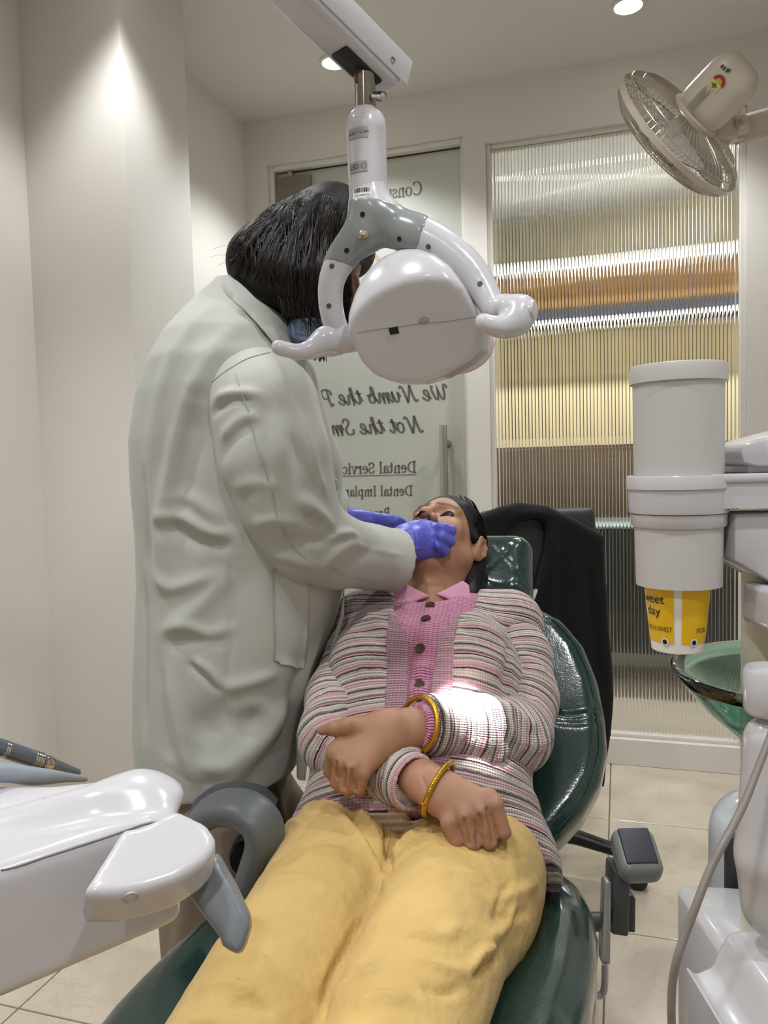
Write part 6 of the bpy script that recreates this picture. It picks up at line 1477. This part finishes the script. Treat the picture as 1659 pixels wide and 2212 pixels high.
# gloved hand over the mouth; coordinates from the close view
def gpt(x, y, Y): return P(720 + x / 4.608, 1040 + y / 4.608, Y)
gn = nrm(np.array((.1, -.85, .35)))
gl_ = [rc(P(850, 1192, 1.49), gpt(760, 600, 1.515), .033, .034, .01), flat(gpt(740, 595, 1.515), gpt(900, 570, 1.525), .036, .037, gn, .6, .012), flat(gpt(900, 555, 1.525), gpt(1000, 545, 1.525), .034, .026, gn, .6, .012), flat(gpt(850, 640, 1.52), gpt(1000, 640, 1.525), .026, .020, gn, .7, .012), flat(gpt(800, 530, 1.53), gpt(960, 480, 1.545), .022, .016, gn, .7, .012)]
def gf(row, k=.0015): 
    p_ = [gpt(*v[:3]) for v in row]; return [rc(p_[i], p_[i + 1], row[i][3], row[i + 1][3], k if i else .006) for i in range(len(row) - 1)]
gl_ += gf([(980, 480, 1.53, .012), (1085, 465, 1.512, .0118), (1175, 490, 1.515, .0108), (1165, 530, 1.535, .009)])
gl_ += gf([(990, 545, 1.522, .012), (1085, 555, 1.503, .0118), (1165, 595, 1.508, .0106), (1140, 632, 1.528, .009)])
gl_ += gf([(980, 610, 1.52, .012), (1050, 640, 1.503, .0115), (1112, 690, 1.507, .0100), (1085, 722, 1.525, .0085)])
gl_ += gf([(950, 660, 1.525, .011), (1000, 690, 1.515, .0100), (1040, 715, 1.52, .009)])
gl_ += gf([(860, 500, 1.545, .014), (960, 450, 1.56, .012), (1040, 455, 1.57, .010)], .006)
gs = Sheet(gl_, P(850, 1170, 1.52) - .14, P(930, 1170, 1.52) + .14, .0024, 2)
for k in range(9):
    x = 790 + 26 * k; gs.fold([(720 + (x - 20) / 4.608, 1040 + (450 + 8 * k) / 4.608), (720 + (x + 14) / 4.608, 1040 + (540 + 6 * k) / 4.608), (720 + (x + 30) / 4.608, 1040 + 640 / 4.608)], .0022, .0014 * (1 if k % 2 else -1))
gs.fold([(720 + 800 / 4.608, 1040 + 690 / 4.608), (720 + 900 / 4.608, 1040 + 680 / 4.608), (720 + 1030 / 4.608, 1040 + 672 / 4.608)], .002, .0015)
gs.upd(); gs.obj('glove', M_glove, doc, label='blue nitrile glove over the mouth')
g2 = [rc(P(735, 1122, 1.765), P(790, 1131, 1.755), .034, .028, .01), flat(P(790, 1132, 1.755), P(850, 1142, 1.74), .032, .034, (0, 1, .4), .55, .01)]
for dy, ln in ((-14, 905), (-4, 915), (6, 915), (16, 905)): g2 += [rc(P(850, 1142 + dy, 1.74), P(ln, 1160 + dy * 1.2, 1.735), .0115, .009, .003)]
g2 += [rc(P(810, 1150, 1.74), P(870, 1172, 1.72), .012, .010, .006)]
s_ = Sheet(g2, P(800, 1140, 1.75) - .16, P(830, 1140, 1.75) + .16, .003, 2); s_.obj('glove', M_glove, doc, label='blue nitrile glove of the far hand')
# ---- head, neck, hidden body in one piece
dc = P(668, 590, 1.50)
dF = nrm(np.array((.80, .18, -.58))); dU = nrm(np.array((.58, .10, .80)) - dF * (np.array((.58, .10, .80)) @ dF)); dR = np.cross(dU, dF)
DM = np.stack([dR, dU, dF]); dpt = lambda x, y, z: dc + dR * x + dU * y + dF * z
dbody = headops(dpt, DM, open_mouth=False)
n0 = P(540, 700, 1.50)
dbody += [rc(dpt(0, -.06, -.03), n0, .055, .06, .03), rc(n0, P(500, 900, 1.5), .07, .11, .03), rc(P(500, 900, 1.5), P(480, 1500, 1.5), .11, .09, .03),
          rc(P(530, 800, 1.40), P(530, 800, 1.60), .06, .06, .04)] + chain([P(545, 830, 1.385), P(655, 1160, 1.365), P(862, 1195, 1.495)], [.05, .04, .028], .02) + chain([P(590, 830, 1.63), P(690, 1110, 1.78), P(745, 1126, 1.765)], [.05, .04, .03], .02)
dbody += chain([P(480, 1550, 1.45), np.array((-.33, 1.42, .45)), np.array((-.34, 1.42, .08))], [.06, .05, .04], .02) + chain([P(480, 1550, 1.56), np.array((-.30, 1.60, .45)), np.array((-.30, 1.62, .08))], [.06, .05, .04], .02)
db = Sheet(dbody, (-.6, 1.2, .03), (.15, 1.9, 1.78), .0045, 2)
tone = np.full(len(db.V), .5); q = (db.V - dc) @ DM.T
for s in (-1, 1):
    d = np.linalg.norm((q - np.array((s * .03, .032, .085))) / np.array((.02, .005, .02)), axis=1); tone[d < 1.2] = .1
db.obj('body', M_skin2, doc, attrs={'tone': tone})
# hair: bob, swept forward over the face
H3 = lambda x, y, Y: P(x, y, Y)
hair = [ell(P(676, 540, 1.50), (.112, .118, .098), None, .03), ell(P(610, 560, 1.49), (.098, .10, .072), np.stack([nrm((.8, 0, .6)), np.array((0, 1., 0)), nrm((-.6, 0, .8))]), .03), ell(P(548, 568, 1.49), (.046, .09, .048), None, .04), ell(P(722, 500, 1.50), (.075, .115, .085), None, .03), ell(P(636, 610, 1.44), (.088, .085, .066), None, .03), ell(P(685, 640, 1.43), (.06, .05, .085), None, .03), ell(P(770, 555, 1.50), (.028, .09, .035), None, .02),
        rc(P(700, 600, 1.40), P(712, 715, 1.43), .035, .018, .03), rc(P(660, 630, 1.41), P(680, 700, 1.43), .04, .014, .03), rc(P(690, 700, 1.43), P(700, 770, 1.46), .012, .004, .02),
        sub(ell(P(790, 660, 1.50), (.062, .12, .078), None), .02), sub(ell(P(770, 612, 1.45), (.020, .06, .030), None), .012)]
hs_ = Sheet(hair, (-.42, 1.30, 1.33), (.02, 1.70, 1.76), .0042, 2)
rs = random.Random(5)
# groom: ridges flow from the crown down and forward
for k in range(26):
    t = k / 25; x0, y0 = 620 + 110 * t, 412 + 20 * abs(t - .4); x1 = 500 + 230 * t; y1 = 600 + 70 * t
    hs_.fold([(x0, y0 + 4), (x0 * .65 + x1 * .35 - 14, y0 * .6 + y1 * .4), (x0 * .25 + x1 * .75 - 6, y0 * .25 + y1 * .75), (x1, y1)], .006, rs.choice((.004, -.004, .005)))
hs_.upd(); hs_.obj('hair', M_hair, doc, label='shoulder-length black hair')
m = MB()
fr_i = np.where(hs_.front)[0]
def strand(x0, y0, x1, y1, bow, lift, r=.0005):
    pts = []
    for u in np.linspace(0, 1, 8):
        x = x0 + (x1 - x0) * u + bow * math.sin(u * math.pi); y = y0 + (y1 - y0) * u
        p = hs_.at(x, y); n_ = hs_.nat(p); pts.append(p + n_ * (.0012 + lift * math.sin(u * math.pi)))
    m.add(*tube(pts, [r * .6] + [r] * 6 + [r * .3], 4))
ends = np.array([(488, 560), (494, 585), (520, 600), (552, 618), (580, 650), (610, 676), (645, 690), (680, 700), (706, 715), (730, 640), (742, 590)], float)
for k in range(560):
    t = rs.random(); x0 = 575 + 175 * t + rs.uniform(-14, 14); y0 = 446 - 36 * math.sin(math.pi * min(1, t * 1.05)) + rs.uniform(-8, 40)
    e_ = t * 10; i0 = min(int(e_), 9); en = ends[i0] * (1 - e_ + i0) + ends[i0 + 1] * (e_ - i0)
    strand(x0, y0, en[0] + rs.uniform(-8, 8), en[1] + rs.uniform(-25, 8), rs.uniform(-22, -2) * (1 - .5 * t), rs.uniform(0, .003), rs.choice((.0004, .0006, .0009)))
for k in range(40):   # wisps outside the outline
    a = rs.uniform(0, 1); x0, y0 = 490 + 250 * a, 560 - 150 * math.sin(min(1, a * 1.15) * 1.5) + 6
    p0 = hs_.at(x0, y0 + 14); p1 = p0 + np.array((rs.uniform(-.03, .015), 0, rs.uniform(.002, .016))); p2 = p1 + np.array((rs.uniform(-.03, .0), rs.uniform(-.02, .01), rs.uniform(-.02, .005)))
    m.add(*tube(catmull([p0, p1, p2], 3), [.00022] * 6 + [.0001], 4))
for k in range(90):   # ragged ends low by the mask and shoulder
    x = rs.uniform(600, 712); y = 655 + (x - 600) * .45 + rs.uniform(-8, 8); p0 = hs_.at(x, y - 12)
    p1 = p0 + np.array((rs.uniform(-.004, .01), -.002, -.015)); p2 = p1 + np.array((rs.uniform(-.004, .016), 0, -rs.uniform(.008, .035)))
    m.add(*tube(catmull([p0, p1, p2], 3), [.0006] * 6 + [.0002], 4))
for k in range(60):   # strands past the face seen through the bracket, and the tail below the handle
    x = rs.uniform(738, 756); p0 = P(x, 560 + rs.uniform(0, 30), 1.42); m.add(*tube(catmull([p0, P(x + rs.uniform(-4, 10), 640, 1.42), P(x + rs.uniform(-16, 10), 700 + rs.uniform(0, 30), 1.43)], 3), .0005, 4))
    x = rs.uniform(682, 702); m.add(*tube(catmull([P(x + 6, 690, 1.40), P(x + rs.uniform(-4, 4), 735, 1.375), P(x + rs.uniform(-14, 8), 768 + rs.uniform(0, 14), 1.375)], 3), .0007, 4))
m.build('hair_strands', mat('hair_strand', '1a1310', .4, spec=.45), doc, kind='stuff')
# mask: a cup over the lower face with pleats and tie
mk = [ell(P(700, 705, 1.47), (.058, .055, .05), None, .02), sub(ell(P(690, 695, 1.50), (.05, .05, .045), None), .005)]
mk = Sheet([ell(P(684, 716, 1.43), (.056, .05, .040), None, .02)], P(684, 716, 1.43) - .1, P(684, 716, 1.43) + .1, .004, 2)
for k in range(3): mk.fold([(630, 700 + 14 * k), (665, 706 + 14 * k), (720, 712 + 14 * k)], .004, -.004)
mk.obj('face_mask', M_mask, doc, label='pleated blue surgical face mask')
# trousers and shoes
pl_, pr_ = np.array((-.36, 1.40, .06)), np.array((-.32, 1.60, .06))
s_ = Sheet([rc(P(480, 1660, 1.42), P(440, 1850, 1.40), .095, .088, .02), rc(P(440, 1850, 1.40), np.array((-.36, 1.40, .05)), .09, .075, .02), rc(P(500, 1640, 1.57), np.array((-.26, 1.58, .4)), .095, .088, .02), rc(np.array((-.26, 1.58, .4)), np.array((-.27, 1.60, .05)), .09, .075, .02), plane((0, 0, .05), (0, 0, -1), .003)], (-.58, 1.24, .0), (-.05, 1.76, .75), .008, 2)
for l_, w, a in (([(430, 1760), (420, 1850), (400, 1950), (380, 2060)], .02, .008), ([(520, 1720), (545, 1760), (560, 1800)], .012, .008), ([(580, 1700), (590, 1760), (600, 1800)], .012, -.008), ([(600, 1690), (612, 1750), (618, 1800)], .010, .008), ([(360, 1960), (352, 2060), (345, 2140)], .015, -.006)): s_.fold(l_, w, a)
s_.obj('trousers', M_trou, doc, label='loose beige trousers')
for c in (pl_, pr_):
    s_ = Sheet([rc(np.array((c[0] - .06, c[1], .045)), np.array((c[0] + .13, c[1] + .01, .035)), .045, .035, .02), plane((0, 0, .0), (0, 0, -1), .002)], np.array((c[0] - .2, c[1] - .2, -.05)), np.array((c[0] + .25, c[1] + .2, .2)), .007, 2)
    s_.obj('shoe', M_black, doc)
